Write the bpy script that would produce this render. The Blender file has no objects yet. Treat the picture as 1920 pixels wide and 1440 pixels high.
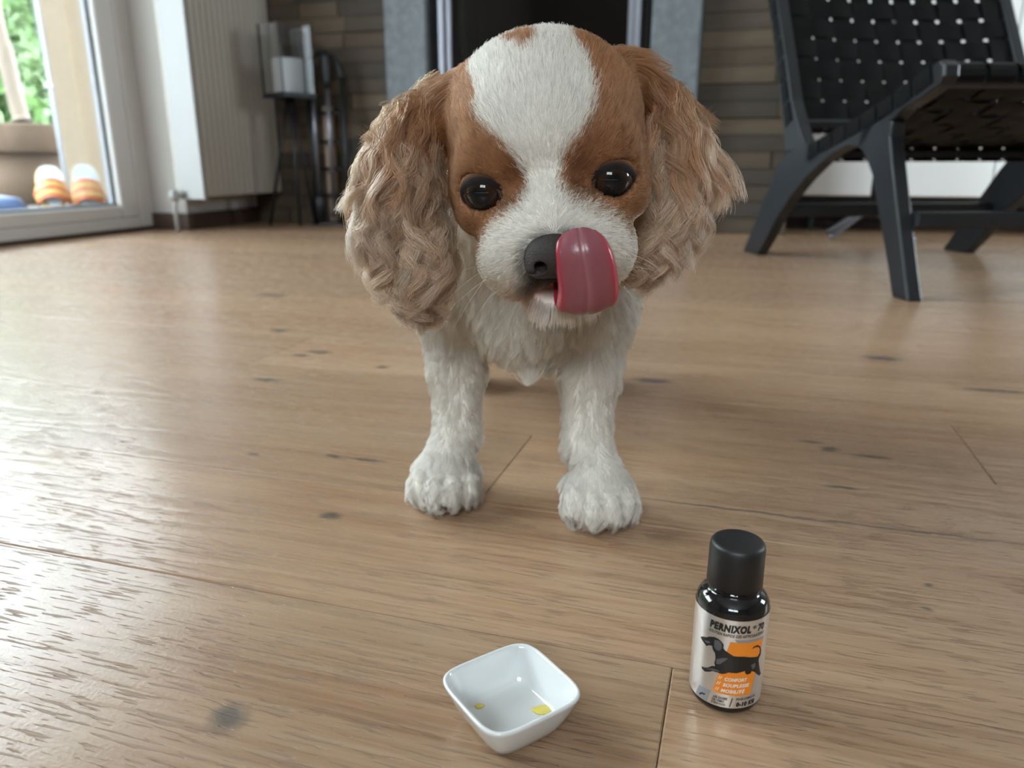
import bpy, bmesh, math, random
import numpy as np
from mathutils import Vector, Matrix, kdtree
random.seed(4); rng = np.random.default_rng(7)
SC = bpy.context.scene; COL = SC.collection
R = math.radians
# ------------------------------------------------------------------ camera, sky, exposure
YAW = R(17); CAM_H = .26; PITCH_C = R(16.48); FPX = 1420
cam = bpy.data.cameras.new('camera'); cam_o = bpy.data.objects.new('camera', cam); COL.objects.link(cam_o)
cam_o.location = (0, 0, CAM_H); cam_o.rotation_euler = (R(90)-PITCH_C, 0, YAW)
cam.sensor_width = 36; cam.lens = 36*FPX/1920; cam.clip_start = .02; cam.clip_end = 200
cam.dof.use_dof = True; cam.dof.focus_distance = .415; cam.dof.aperture_fstop = 8.5
SC.camera = cam_o
w = bpy.data.worlds.new('overcast_sky'); SC.world = w; w.use_nodes = True
bg = w.node_tree.nodes['Background']; bg.inputs[0].default_value = (.82, .92, 1, 1); bg.inputs[1].default_value = 18.0
SC.view_settings.view_transform = 'Standard'; SC.view_settings.look = 'None'
SC.view_settings.gamma = 1; SC.view_settings.use_curve_mapping = False
SC.view_settings.exposure = 0.38
SC.cycles.use_denoising = True; SC.cycles.max_bounces = 10; SC.cycles.diffuse_bounces = 6
SC.cycles.transparent_max_bounces = 16; SC.cycles.caustics_reflective = False; SC.cycles.caustics_refractive = False
SC.cycles.sample_clamp_indirect = 8
def portal(name, loc, rot, sx, sy):
    l = bpy.data.lights.new(name, 'AREA'); l.shape = 'RECTANGLE'; l.size = sx; l.size_y = sy
    l.cycles.is_portal = True
    o = bpy.data.objects.new(name, l); o.location = loc; o.rotation_euler = rot; COL.objects.link(o)
portal('daylight_portal_terrace', (-2.42, 1.12, 1.16), (0, R(-90), 0), 2.1, 2.75)
portal('daylight_portal_rear', (.2, -2.53, 1.87), (R(90), 0, 0), 1.7, .96)
portal('daylight_portal_side', (3.33, 2.35, 1.3), (0, R(90), 0), 1.2, 1.1)
# ------------------------------------------------------------------ helpers
def tag(o, label=None, category=None, group=None, kind=None):
    for k, v in (('label', label), ('category', category), ('group', group), ('kind', kind)):
        if v: o[k] = v
    return o
def empty(name, loc=(0, 0, 0), rz=0, **k):
    o = bpy.data.objects.new(name, None); o.location = loc; o.rotation_euler = (0, 0, rz)
    o.empty_display_size = .05; COL.objects.link(o); return tag(o, **k)
def add(name, me, m=None, parent=None, loc=None, rot=None, smooth=False, **k):
    o = bpy.data.objects.new(name, me); COL.objects.link(o)
    if m is not None:
        me.materials.clear(); me.materials.append(m)
    if parent: o.parent = parent
    if loc is not None: o.location = loc
    if rot is not None: o.rotation_euler = rot
    if smooth: me.polygons.foreach_set('use_smooth', [True]*len(me.polygons))
    return tag(o, **k)
def bm_mesh(bm, name='mesh'):
    bmesh.ops.recalc_face_normals(bm, faces=bm.faces)
    me = bpy.data.meshes.new(name); bm.to_mesh(me); bm.free(); return me
def box_bm(x0, x1, y0, y1, z0, z1, bev=0, seg=1):
    bm = bmesh.new(); bmesh.ops.create_cube(bm, size=1)
    for v in bm.verts:
        v.co = Vector(((x0+x1)/2+v.co.x*(x1-x0), (y0+y1)/2+v.co.y*(y1-y0), (z0+z1)/2+v.co.z*(z1-z0)))
    if bev: bmesh.ops.bevel(bm, geom=list(bm.edges), offset=bev, segments=seg, affect='EDGES', profile=.5)
    return bm
def box(name, b, m, parent=None, bev=0, seg=1, **k):
    cx, cy, cz = (b[0]+b[1])/2, (b[2]+b[3])/2, (b[4]+b[5])/2
    bm = box_bm(b[0]-cx, b[1]-cx, b[2]-cy, b[3]-cy, b[4]-cz, b[5]-cz, bev, seg)
    return add(name, bm_mesh(bm, name), m, parent, (cx, cy, cz), **k)
def pydata(name, V, F, m, parent=None, smooth=True, **k):
    me = bpy.data.meshes.new(name); me.from_pydata([tuple(v) for v in V], [], [tuple(f) for f in F]); me.validate(); me.update()
    return add(name, me, m, parent, smooth=smooth, **k)
def lathe(name, prof, m, parent=None, n=48, loc=None, smooth=True, **k):
    V, F = [], []
    for (r, z) in prof:
        for i in range(n):
            a = 2*math.pi*i/n; V.append((r*math.cos(a), r*math.sin(a), z))
    for j in range(len(prof)-1):
        for i in range(n):
            F.append((j*n+i, j*n+(i+1) % n, (j+1)*n+(i+1) % n, (j+1)*n+i))
    F.append(tuple(range(n-1, -1, -1))); F.append(tuple((len(prof)-1)*n+i for i in range(n)))
    o = pydata(name, V, F, m, parent, smooth, **k)
    if loc is not None: o.location = loc
    return o
def tube(name, pts, rad, m, parent=None, n=10, **k):
    pts = [Vector(p) for p in pts]; rad = rad if hasattr(rad, '__len__') else [rad]*len(pts)
    V, F = [], []; up = None
    for i, p in enumerate(pts):
        t = (pts[min(i+1, len(pts)-1)]-pts[max(i-1, 0)]).normalized()
        if up is None: up = t.orthogonal().normalized()
        up = (up-t*up.dot(t)).normalized(); b = t.cross(up)
        for j in range(n):
            a = 2*math.pi*j/n; V.append(p+(up*math.cos(a)+b*math.sin(a))*rad[i])
    for i in range(len(pts)-1):
        for j in range(n): F.append((i*n+j, i*n+(j+1) % n, (i+1)*n+(j+1) % n, (i+1)*n+j))
    F.append(tuple(range(n-1, -1, -1))); F.append(tuple((len(pts)-1)*n+j for j in range(n)))
    return pydata(name, V, F, m, parent, **k)
def prism(name, poly, x0, x1, m, parent=None, bev=.004, **k):
    """polygon in (y, z) extruded along x"""
    bm = bmesh.new(); vs = [bm.verts.new((x0, p[0], p[1])) for p in poly]; f = bm.faces.new(vs)
    r = bmesh.ops.extrude_face_region(bm, geom=[f])
    for v in r['geom']:
        if isinstance(v, bmesh.types.BMVert): v.co.x = x1
    bmesh.ops.recalc_face_normals(bm, faces=bm.faces)
    if bev:
        es = [e for e in bm.edges if len(e.link_faces) == 2 and e.calc_face_angle(0) > .9]
        bmesh.ops.bevel(bm, geom=es, offset=bev, segments=2, affect='EDGES', profile=.5, clamp_overlap=True)
    bmesh.ops.triangulate(bm, faces=[f for f in bm.faces if len(f.verts) > 4])
    return add(name, bm_mesh(bm, name), m, parent, **k)
def cr(pts, n=6, closed=False):
    """Catmull-Rom refinement of a polyline"""
    P = [np.array(p, float) for p in pts]; out = []; N = len(P)
    for i in range(N if closed else N-1):
        g = (lambda j: P[j % N]) if closed else (lambda j: P[min(max(j, 0), N-1)])
        a, b, c, d = g(i-1), g(i), g(i+1), g(i+2)
        for t in np.linspace(0, 1, n, endpoint=False):
            out.append(.5*(2*b+(c-a)*t+(2*a-5*b+4*c-d)*t*t+(3*b-a-3*c+d)*t**3))
    if not closed: out.append(P[-1])
    return out
# ------------------------------------------------------------------ materials
def nodes(name):
    m = bpy.data.materials.new(name); m.use_nodes = True; nt = m.node_tree
    b = nt.nodes['Principled BSDF']; return m, nt, b
def N(nt, t, **k):
    n = nt.nodes.new(t)
    for a, v in k.items():
        if a.startswith('i_'):
            key = a[2:]; n.inputs[int(key) if key.isdigit() else key.replace('_', ' ')].default_value = v
        else: setattr(n, a, v)
    return n
def L(nt, a, b): nt.links.new(a, b)
def MA(nt, op, a, b=None, c=None, clamp=False):
    n = nt.nodes.new('ShaderNodeMath'); n.operation = op; n.use_clamp = clamp
    for i, v in enumerate((a, b, c)):
        if v is None: continue
        if isinstance(v, (int, float)): n.inputs[i].default_value = v
        else: L(nt, v, n.inputs[i])
    return n.outputs[0]
def MIX(nt, f, a, b, mode='MIX'):
    n = nt.nodes.new('ShaderNodeMix'); n.data_type = 'RGBA'; n.blend_type = mode
    for s, v in ((n.inputs[0], f), (n.inputs[6], a), (n.inputs[7], b)):
        if isinstance(v, (int, float)): s.default_value = v
        elif isinstance(v, tuple): s.default_value = (*v[:3], 1)
        else: L(nt, v, s)
    return n.outputs[2]
def RAMP(nt, f, *st):
    n = nt.nodes.new('ShaderNodeValToRGB'); e = n.color_ramp.elements
    while len(e) < len(st): e.new(.5)
    for x, (p, c) in zip(e, st): x.position = p; x.color = (*c, 1) if isinstance(c, tuple) else (c, c, c, 1)
    L(nt, f, n.inputs[0]); return n.outputs[0]
def BUMP(nt, b, h, s, d=.001):
    n = nt.nodes.new('ShaderNodeBump'); n.inputs['Strength'].default_value = s; n.inputs['Distance'].default_value = d
    L(nt, h, n.inputs['Height']); L(nt, n.outputs[0], b.inputs['Normal'])
def OBJC(nt, scale=(1, 1, 1)):
    t = nt.nodes.new('ShaderNodeTexCoord'); mp = nt.nodes.new('ShaderNodeMapping'); mp.inputs['Scale'].default_value = scale
    L(nt, t.outputs['Object'], mp.inputs[0]); return mp.outputs[0]
def NOISE(nt, v, s, det=4, rough=.55, dist=0):
    n = nt.nodes.new('ShaderNodeTexNoise'); n.inputs['Scale'].default_value = s; n.inputs['Detail'].default_value = det
    n.inputs['Roughness'].default_value = rough; n.inputs['Distortion'].default_value = dist; L(nt, v, n.inputs['Vector']); return n.outputs[0]
def plain(name, c, rough=.5, metal=0, var=.12, scale=12, bump=0, bscale=60, stretch=(1, 1, 1), spec=.5, coat=0, bd=.001):
    m, nt, b = nodes(name); v = OBJC(nt, stretch)
    f = NOISE(nt, v, scale)
    col = MIX(nt, f, tuple(x*(1-var) for x in c), tuple(min(1, x*(1+var)) for x in c))
    L(nt, col, b.inputs['Base Color'])
    b.inputs['Roughness'].default_value = rough; b.inputs['Metallic'].default_value = metal
    b.inputs['Specular IOR Level'].default_value = spec; b.inputs['Coat Weight'].default_value = coat
    if bump: BUMP(nt, b, NOISE(nt, v, bscale, 5), bump, bd)
    return m
def glass_mat(name, tint=(1, 1, 1), refl=1.0):
    m, nt, b = nodes(name); nt.nodes.remove(b); out = nt.nodes['Material Output']
    tr = N(nt, 'ShaderNodeBsdfTransparent'); tr.inputs[0].default_value = (*tint, 1)
    gl = N(nt, 'ShaderNodeBsdfGlossy'); gl.inputs['Roughness'].default_value = .02
    fr = N(nt, 'ShaderNodeFresnel'); fr.inputs[0].default_value = 1.45
    mx = N(nt, 'ShaderNodeMixShader'); L(nt, MA(nt, 'MULTIPLY', fr.outputs[0], refl), mx.inputs[0])
    L(nt, tr.outputs[0], mx.inputs[1]); L(nt, gl.outputs[0], mx.inputs[2]); L(nt, mx.outputs[0], out.inputs[0]); return m
# oak boards: grain, pores, knots
KNOTS = [(-.285, .461, .010, .006), (-.343, .570, .012, .004), (-.311, .572, .020, .0035), (-.418, .552, .007, .004), (-.563, .914, .022, .009),
 (-.579, .889, .016, .007), (-.552, .770, .022, .008), (-.442, .866, .012, .008), (.074, .737, .012, .004), (.092, .722, .010, .009), (.122, .714, .024, .004),
 (.093, .633, .014, .004), (-.095, .905, .030, .012), (.191, 1.107, .030, .016), (-.222, .253, .010, .012), (.131, .486, .003, .003), (.122, .457, .005, .0025),
 (.30, .98, .05, .008), (-.697, 1.019, .02, .012), (-.9, 1.3, .04, .016), (.62, 1.35, .04, .02)]
def oak():
    m, nt, b = nodes('oak_board')
    t = N(nt, 'ShaderNodeTexCoord'); oi = N(nt, 'ShaderNodeObjectInfo')
    off = N(nt, 'ShaderNodeCombineXYZ'); L(nt, MA(nt, 'MULTIPLY', oi.outputs['Random'], 37.), off.inputs[0]); L(nt, MA(nt, 'MULTIPLY', oi.outputs['Random'], 91.), off.inputs[1])
    va = N(nt, 'ShaderNodeVectorMath', operation='ADD'); L(nt, t.outputs['Object'], va.inputs[0]); L(nt, off.outputs[0], va.inputs[1]); V = va.outputs[0]
    def mp(s):
        q = N(nt, 'ShaderNodeMapping'); q.inputs['Scale'].default_value = s; L(nt, V, q.inputs[0]); return q.outputs[0]
    broad = NOISE(nt, mp((1.2, 7, 1)), 1.5, 5, .6)
    warp = NOISE(nt, mp((1.6, 9, 1)), 1.0, 2, .5)
    sep = N(nt, 'ShaderNodeSeparateXYZ'); L(nt, V, sep.inputs[0])
    ring = MA(nt, 'FRACT', MA(nt, 'ADD', MA(nt, 'MULTIPLY', sep.outputs[1], 26), MA(nt, 'MULTIPLY', warp, 9)))
    ring = RAMP(nt, ring, (0, .15), (.25, .0), (.85, .75), (1, .15))
    fine = NOISE(nt, mp((6, 260, 1)), 1.0, 4, .65)
    pore = NOISE(nt, mp((40, 500, 1)), 1.0, 2, .5)
    pmask = RAMP(nt, MA(nt, 'ADD', pore, MA(nt, 'MULTIPLY', ring, .13)), (.62, 0.), (.67, 1.))
    col = RAMP(nt, broad, (.2, (.235, .126, .068)), (.42, (.318, .190, .109)), (.58, (.332, .212, .130)), (.8, (.415, .272, .168)))
    col = MIX(nt, MA(nt, 'MULTIPLY', ring, .30), col, (.235, .122, .066))
    streak = RAMP(nt, NOISE(nt, mp((2.2, 48, 1)), 1.0, 4, .6), (.48, 0.), (.66, 1.))
    col = MIX(nt, MA(nt, 'MULTIPLY', streak, .42), col, (.195, .098, .054))
    col = MIX(nt, MA(nt, 'MULTIPLY', RAMP(nt, fine, (.38, 0.), (.62, 1.)), .34), col, (.50, .365, .245))
    col = MIX(nt, MA(nt, 'MULTIPLY', pmask, .40), col, (.14, .078, .046))
    tone = RAMP(nt, oi.outputs['Random'], (0, (.90, .90, .90)), (.5, (1., .98, .96)), (1, (1.08, 1.08, 1.08)))
    col = MIX(nt, 1., col, tone, 'MULTIPLY')
    geo = N(nt, 'ShaderNodeNewGeometry'); wv = NOISE(nt, geo.outputs['Position'], 60, 3, .6)
    pj = N(nt, 'ShaderNodeVectorMath', operation='MULTIPLY_ADD'); L(nt, geo.outputs['Position'], pj.inputs[0]); pj.inputs[1].default_value = (1, 1, 0)
    nz = N(nt, 'ShaderNodeTexNoise'); nz.inputs['Scale'].default_value = 55; L(nt, geo.outputs['Position'], nz.inputs['Vector'])
    ns = N(nt, 'ShaderNodeVectorMath', operation='MULTIPLY_ADD'); L(nt, nz.outputs['Color'], ns.inputs[0]); ns.inputs[1].default_value = (.014, .008, 0); ns.inputs[2].default_value = (-.007, -.004, 0)
    L(nt, ns.outputs[0], pj.inputs[2])
    tot = None
    for (x, y, rx, ry) in KNOTS:
        s = N(nt, 'ShaderNodeVectorMath', operation='SUBTRACT'); L(nt, pj.outputs[0], s.inputs[0]); s.inputs[1].default_value = (x, y, 0)
        q = N(nt, 'ShaderNodeVectorMath', operation='MULTIPLY'); L(nt, s.outputs[0], q.inputs[0]); q.inputs[1].default_value = (1/rx, 1/ry, 0)
        l = N(nt, 'ShaderNodeVectorMath', operation='LENGTH'); L(nt, q.outputs[0], l.inputs[0])
        v = MA(nt, 'SUBTRACT', 1.25, l.outputs['Value'], clamp=True)
        tot = v if tot is None else MA(nt, 'MAXIMUM', tot, v)
    # long dark shake running with the grain
    ps = N(nt, 'ShaderNodeSeparateXYZ'); L(nt, pj.outputs[0], ps.inputs[0])
    dy = MA(nt, 'ABSOLUTE', MA(nt, 'SUBTRACT', ps.outputs[1], MA(nt, 'ADD', .5625, MA(nt, 'MULTIPLY', ps.outputs[0], .008))))
    dx = MA(nt, 'ABSOLUTE', MA(nt, 'SUBTRACT', ps.outputs[0], .07))
    shake = MA(nt, 'MULTIPLY', MA(nt, 'SUBTRACT', 1, MA(nt, 'DIVIDE', dy, .0028), clamp=True), MA(nt, 'MULTIPLY', MA(nt, 'SUBTRACT', .20, dx), 9, clamp=True))
    tot = MA(nt, 'MAXIMUM', tot, MA(nt, 'MULTIPLY', shake, .9))
    kn = RAMP(nt, tot, (.10, 0.), (.85, 1.))
    col = MIX(nt, MA(nt, 'MULTIPLY', kn, .78), col, (.060, .058, .052))
    L(nt, col, b.inputs['Base Color'])
    L(nt, MA(nt, 'ADD', .27, MA(nt, 'MULTIPLY', pmask, .25)), b.inputs['Roughness'])
    b.inputs['Specular IOR Level'].default_value = .47
    grit = NOISE(nt, mp((420, 420, 1)), 1.0, 2, .5)
    hgt = MA(nt, 'ADD', MA(nt, 'ADD', MA(nt, 'MULTIPLY', pmask, -1.), MA(nt, 'MULTIPLY', ring, -.45)), MA(nt, 'ADD', MA(nt, 'MULTIPLY', grit, .22), MA(nt, 'MULTIPLY', warp, .8)))
    BUMP(nt, b, hgt, .5, .0009)
    return m
M = dict(
 oak=oak(), subfloor=plain('subfloor', (.03, .02, .015), .9),
 white_wall=plain('painted_wall', (.50, .475, .44), .7, var=.04, bump=.1, bscale=200),
 ceiling=plain('ceiling_paint', (.72, .71, .69), .8, var=.03),
 frame=plain('white_frame', (.52, .50, .475), .35, var=.03),
 frame_out=plain('white_plastic', (.36, .38, .42), .3, var=.03),
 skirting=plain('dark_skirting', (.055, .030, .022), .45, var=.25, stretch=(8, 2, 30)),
 radiator=plain('radiator_enamel', (.42, .385, .33), .4, var=.03), radiator_side=plain('white_enamel', (.33, .33, .32), .3, var=.03),
 cream=plain('cream_stucco', (.25, .185, .118), .9, var=.12, scale=30, bump=.8, bscale=70, bd=.006),
 terrace=plain('terrace_tile', (.13, .12, .11), .7, var=.15),
 terracotta=plain('weathered_pot', (.115, .075, .047), .8, var=.3, scale=6, bump=.4, bd=.004),
 soil=plain('soil', (.05, .035, .025), .95, var=.4, scale=60, bump=1, bd=.01),
 bark=plain('bark', (.17, .135, .105), .85, var=.35, scale=14, stretch=(1, 1, .3), bump=.8, bd=.006),
 leaf=plain('leaf', (.055, .115, .022), .5, var=.5, scale=3), leaf2=plain('leaf_pale', (.065, .105, .034), .5, var=.4, scale=3),
 fence=plain('weathered_fence', (.09, .09, .07), .8, var=.3, stretch=(8, 8, 1)),
 slate=plain('grey_stone', (.112, .126, .134), .62, var=.6, scale=34, bump=.6, bscale=45, bd=.004),
 steel=plain('dark_steel', (.17, .17, .19), .33, .8, var=.06), black_metal=plain('black_metal', (.012, .012, .014), .42, .3, var=.1),
 soot=plain('firebrick', (.02, .017, .015), .9, var=.4), stove_glass=glass_mat('stove_glass', (.45, .42, .40), 1.3),
 glass=glass_mat('window_glass', (.97, .985, .98), .6), lantern_glass=glass_mat('lantern_glass', (.86, .87, .88), .55),
 wax=plain('white_wax', (.80, .80, .78), .5, var=.03), wick=plain('burnt_wick', (.02, .02, .02), .9),
 black_wood=plain('black_wood', (.010, .011, .0135), .33, var=.45, scale=22, stretch=(1, 1, .4), bump=.12, spec=.4),
 black_leather=plain('black_leather', (.0022, .0022, .0025), .45, var=.2, scale=40, bump=.25, bscale=380, spec=.12, bd=.0006),
 cabinet=plain('white_lacquer', (.88, .88, .87), .25, var=.01), birch=plain('pale_birch', (.50, .38, .29), .7, var=.2, stretch=(1, 1, .3)),
 porcelain=plain('white_porcelain', (.66, .67, .665), .08, var=.01, spec=.6, coat=.3),
 black_glass=plain('black_glass', (.004, .004, .005), .06, var=.1, spec=.6), cap=plain('black_plastic', (.008, .008, .009), .45, var=.05, bump=.05, bscale=900, bd=.0003),
 orange=plain('orange_print', (.80, .24, .02), .35, var=.03), ink=plain('black_print', (.012, .011, .011), .4, var=.05),
 grey_ink=plain('grey_print', (.34, .35, .37), .35, .4, var=.04), white_ink=plain('pale_print', (.78, .72, .66), .4, var=.04), sheen_ink=plain('dark_grey_print', (.09, .09, .10), .35, var=.3, scale=900),
)
def silver():
    m, nt, b = nodes('silver_label'); v = OBJC(nt, (1, 1, 30))
    L(nt, MIX(nt, NOISE(nt, v, 60), (.72, .70, .67), (.84, .82, .79)), b.inputs['Base Color'])
    b.inputs['Metallic'].default_value = .82; b.inputs['Roughness'].default_value = .30; return m
M['silver'] = silver()
def oil_mat():
    m, nt, b = nodes('yellow_oil'); L(nt, MIX(nt, NOISE(nt, OBJC(nt), 200), (.90, .72, .10), (.95, .82, .22)), b.inputs['Base Color'])
    b.inputs['Roughness'].default_value = .05; b.inputs['Alpha'].default_value = .62; return m
M['oil'] = oil_mat()
def strip_mat(i):
    cs = [(.078, .055, .034), (.062, .046, .031), (.102, .073, .046), (.145, .101, .066), (.050, .039, .028), (.116, .079, .054)]
    return plain('stone_strip_tone', cs[i], .75, var=.35, scale=9, stretch=(1, 6, 6), bump=.5, bscale=30, bd=.004)
STRIPS = [strip_mat(i) for i in range(6)]
# ------------------------------------------------------------------ floor
floor = box('floor', (-2.42, 3.3, -2.5, 3.52, -.06, -.013), M['subfloor'], kind='structure', label='oiled oak plank floor of the living room', category='floor')
BW = .1605
def seam_row(k): return .356+BW*k
fixed = {-1: [-.019], 1: [-.186], 2: [.2165], 4: [.505], 3: [-.62]}
for k in range(-17, 20):
    y0, y1 = seam_row(k), seam_row(k+1)
    if y0 > 3.50 or y1 < -2.4: continue
    y1 = min(y1, 3.5)
    xs = list(fixed.get(k, [rng.uniform(-.9, .9)]))
    if k < -4: xs = [rng.uniform(-1, 1)]
    while xs[-1] < 3.28: xs.append(xs[-1]+rng.uniform(1.55, 1.95))
    while xs[0] > -2.4: xs.insert(0, xs[0]-rng.uniform(1.45, 1.9))
    for a, b in zip(xs[:-1], xs[1:]):
        a, b = max(a, -2.4), min(b, 3.28)
        if b-a < .02: continue
        o = box('plank', (a+.0002, b-.0002, y0+.0002, y1-.0002, -.013, rng.uniform(-.0003, .0)), M['oak'], bev=.0008)
        o.parent = floor; o.matrix_parent_inverse = Matrix.Translation(-Vector(floor.location))
# ------------------------------------------------------------------ shell
CEIL = 2.5
box('ceiling', (-2.42, 3.3, -2.5, 3.52, CEIL, CEIL+.1), M['ceiling'], kind='structure')
wr = empty('wall_right', (3.28, 0, 0), kind='structure')
for b in ((-2.5, 1.8, 0, CEIL), (2.9, 3.52, 0, CEIL), (1.8, 2.9, 0, .7), (1.8, 2.9, 1.9, CEIL)): box('wall_panel', (0, .12, *b), M['white_wall'], wr)
w3 = empty('fill_window_right', (3.28, 0, 0), kind='structure', label='white framed window in the right wall', category='window')  # unseen window, added to brighten the white cabinet
for b in ((1.8, 1.87, .7, 1.9), (2.83, 2.9, .7, 1.9), (1.87, 2.83, .7, .77), (1.87, 2.83, 1.83, 1.9)): box('frame_bar', (.02, .08, *b), M['frame'], w3)
box('pane', (.047, .053, 1.87, 2.83, .77, 1.83), M['glass'], w3)
wf = empty('wall_front', (0, -2.5, 0), kind='structure')
for b in ((-2.42, -.65, 0, CEIL), (1.05, 3.28, 0, CEIL), (-.65, 1.05, 0, 1.37), (-.65, 1.05, 2.36, CEIL)):
    box('wall_panel', (b[0], b[1], -.10, .0, b[2], b[3]), M['white_wall'], wf)
wl = empty('wall_left', (-2.25, 0, 0), kind='structure')
box('wall_panel', (-.17, 0, -2.5, -.25, 0, CEIL), M['white_wall'], wl)
box('wall_panel', (-.17, 0, -.25, 2.50, 2.22, CEIL), M['white_wall'], wl)
box('wall_pier', (-2.42, -2.08, 2.50, 3.52, 0, CEIL), M['white_wall'], kind='structure')
box('sill', (-.17, 0, -.25, 2.50, -.02, .012), M['skirting'], wl)
# terrace sliding door: fixed frame, sash, pane
wn = empty('window_1', (-2.225, 0, 0), kind='structure', label='white framed sliding terrace door beside the radiator', category='window')
box('frame_jamb', (-.115, -.005, 2.425, 2.50, .012, 2.22), M['frame'], wn, .004)
box('frame_jamb', (-.115, -.005, -.25, -.18, .012, 2.22), M['frame'], wn, .004)
box('frame_sill', (-.115, -.005, -.18, 2.425, .012, .050), M['frame'], wn, .003)
box('frame_head', (-.115, -.005, -.18, 2.425, 2.15, 2.22), M['frame'], wn, .004)
def sash(y0, y1, x0, x1):
    s = empty('sash', (0, 0, 0)); s.parent = wn
    box('stile', (x0, x1, y0, y0+.085, .05, 2.15), M['frame'], s, .005); box('stile', (x0, x1, y1-.085, y1, .05, 2.15), M['frame'], s, .005)
    box('rail', (x0, x1, y0+.085, y1-.085, .05, .096), M['frame'], s, .005); box('rail', (x0, x1, y0+.085, y1-.085, 2.07, 2.15), M['frame'], s, .005)
    g = (x0+x1)/2
    box('pane', (g-.004, g+.004, y0+.085, y1-.085, .096, 2.07), M['glass'], s)
    for b in ((y0+.085, y0+.097, .096, 2.07), (y1-.097, y1-.085, .096, 2.07)): box('glazing_bead', (g-.022, g-.004, *b), M['frame_out'], s, .002)
    box('glazing_bead', (g-.022, g-.004, y0+.085, y1-.085, .096, .107), M['frame_out'], s, .002)
sash(1.06, 2.425, -.058, -.008); sash(-.18, 1.14, -.112, -.062)
w2 = empty('fill_window_front', (0, -2.5, 0), kind='structure', label='white framed window high in the front wall', category='window')  # unseen window, added as fill light on the front of the dog
for b in ((-.65, -.59, 1.37, 2.36), (.99, 1.05, 1.37, 2.36), (.175, .225, 1.43, 2.30)): box('frame_jamb', (b[0], b[1], -.08, -.02, b[2], b[3]), M['frame'], w2)
for b in ((1.37, 1.43), (2.30, 2.36)): box('frame_head', (-.59, .99, -.08, -.02, *b), M['frame'], w2)
box('pane', (-.59, .99, -.052, -.046, 1.43, 2.30), M['glass'], w2)
box('baseboard_left', (-2.08, -2.062, 2.50, 2.955, 0, .062), M['skirting'], kind='structure', bev=.003)
box('baseboard_pier', (-2.25, -2.062, 2.482, 2.50, 0, .062), M['skirting'], kind='structure', bev=.003)
# chimney breast with stone strips
FX0, FX1, WX0, WX1 = -1.383, -.209, -2.08, .13
wb = empty('wall_back', (0, 2.96, 0), kind='structure', label='chimney wall clad in brown split stone strips', category='wall')
box('wall_core', (WX0, -1.21, .012, .56, 0, CEIL), M['soot'], wb); box('wall_core', (-.375, WX1, .012, .56, 0, CEIL), M['soot'], wb)
box('wall_core', (-1.21, -.375, .012, .56, 1.30, CEIL), M['soot'], wb); box('wall_core', (-1.21, -.375, .45, .56, 0, 1.30), M['soot'], wb)
box('hearth_base', (-1.21, -.375, -.06, .45, 0, .26), M['slate'], wb)
n_strip = 0
HS = .0575
for j in range(int(CEIL/HS)):
    z0, z1 = j*HS, (j+1)*HS
    for (xa, xb) in ((WX0, FX0), (FX1, WX1)):
        x = xa-rng.uniform(0, .2) if xb-xa > .5 else xa
        while x < xb-.015:
            ln = rng.uniform(.16, .42); a, b = max(x, xa), min(x+ln, xb)
            if xb-b < .05: b = xb
            if b-a > .01:
                box('stone_strip', (a+.0008, b-.0008, -rng.uniform(.0, .014), .014, z0+.0006, z1-.0006), random.choices(STRIPS, (4, 4, 3, 1.3, 3, 1))[0], wb, .0016)
                n_strip += 1
            x = b if b == xb else x+ln
box('wall_back_right', (WX1, 3.3, 3.5, 3.62, 0, CEIL), M['white_wall'], kind='structure')
box('shade_baseboard', (WX1, 3.28, 3.478, 3.5, 0, .15), M['skirting'], kind='structure')  # dark strip added to stand in for the shade under the cabinet
box('wall_back_return', (WX1-.012, WX1, 2.972, 3.5, 0, CEIL), M['soot'], kind='structure')
# fireplace: stone pilasters, steel frame, glass door
fp = empty('fireplace', (-.795, 2.96, 0), label='built-in fireplace with grey stone pilasters and dark glass door', category='fireplace')
def fbox(n, b, m, bev=0): return box(n, (b[0]+.795, b[1]+.795, b[2], b[3], b[4], b[5]), m, fp, bev)
fbox('pilaster', (FX0, -1.212, -.10, .012, 0, 1.45), M['slate'], .004); fbox('pilaster', (-.373, FX1, -.10, .012, 0, 1.45), M['slate'], .004)
fbox('mantel', (FX0-.03, FX1+.03, -.13, .012, 1.45, 1.55), M['slate'], .004)
d = empty('door'); d.parent = fp
def dbox(n, b, m, bev=0): return box(n, (b[0]+.795, b[1]+.795, b[2], b[3], b[4], b[5]), m, d, bev)
dbox('stile', (-1.175, -1.150, -.075, -.035, .28, 1.28), M['steel'], .004); dbox('stile', (-1.150, -1.128, -.060, -.035, .28, 1.28), M['steel'], .003)
dbox('stile', (-.462, -.440, -.060, -.035, .28, 1.28), M['steel'], .003); dbox('stile', (-.440, -.412, -.075, -.035, .28, 1.28), M['steel'], .004)
dbox('rail', (-1.128, -.462, -.060, -.035, .28, .33), M['steel'], .003); dbox('rail', (-1.128, -.462, -.060, -.035, 1.23, 1.28), M['steel'], .003)
dbox('pane', (-1.128, -.462, -.050, -.045, .33, 1.23), M['stove_glass'])
fbox('firebox_lining', (-1.20, -1.178, -.03, .44, .26, 1.29), M['soot']); fbox('firebox_lining', (-.41, -.385, -.03, .44, .26, 1.29), M['soot'])
fbox('firebox_lining', (-1.178, -.41, .40, .44, .26, 1.29), M['soot'])
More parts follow.
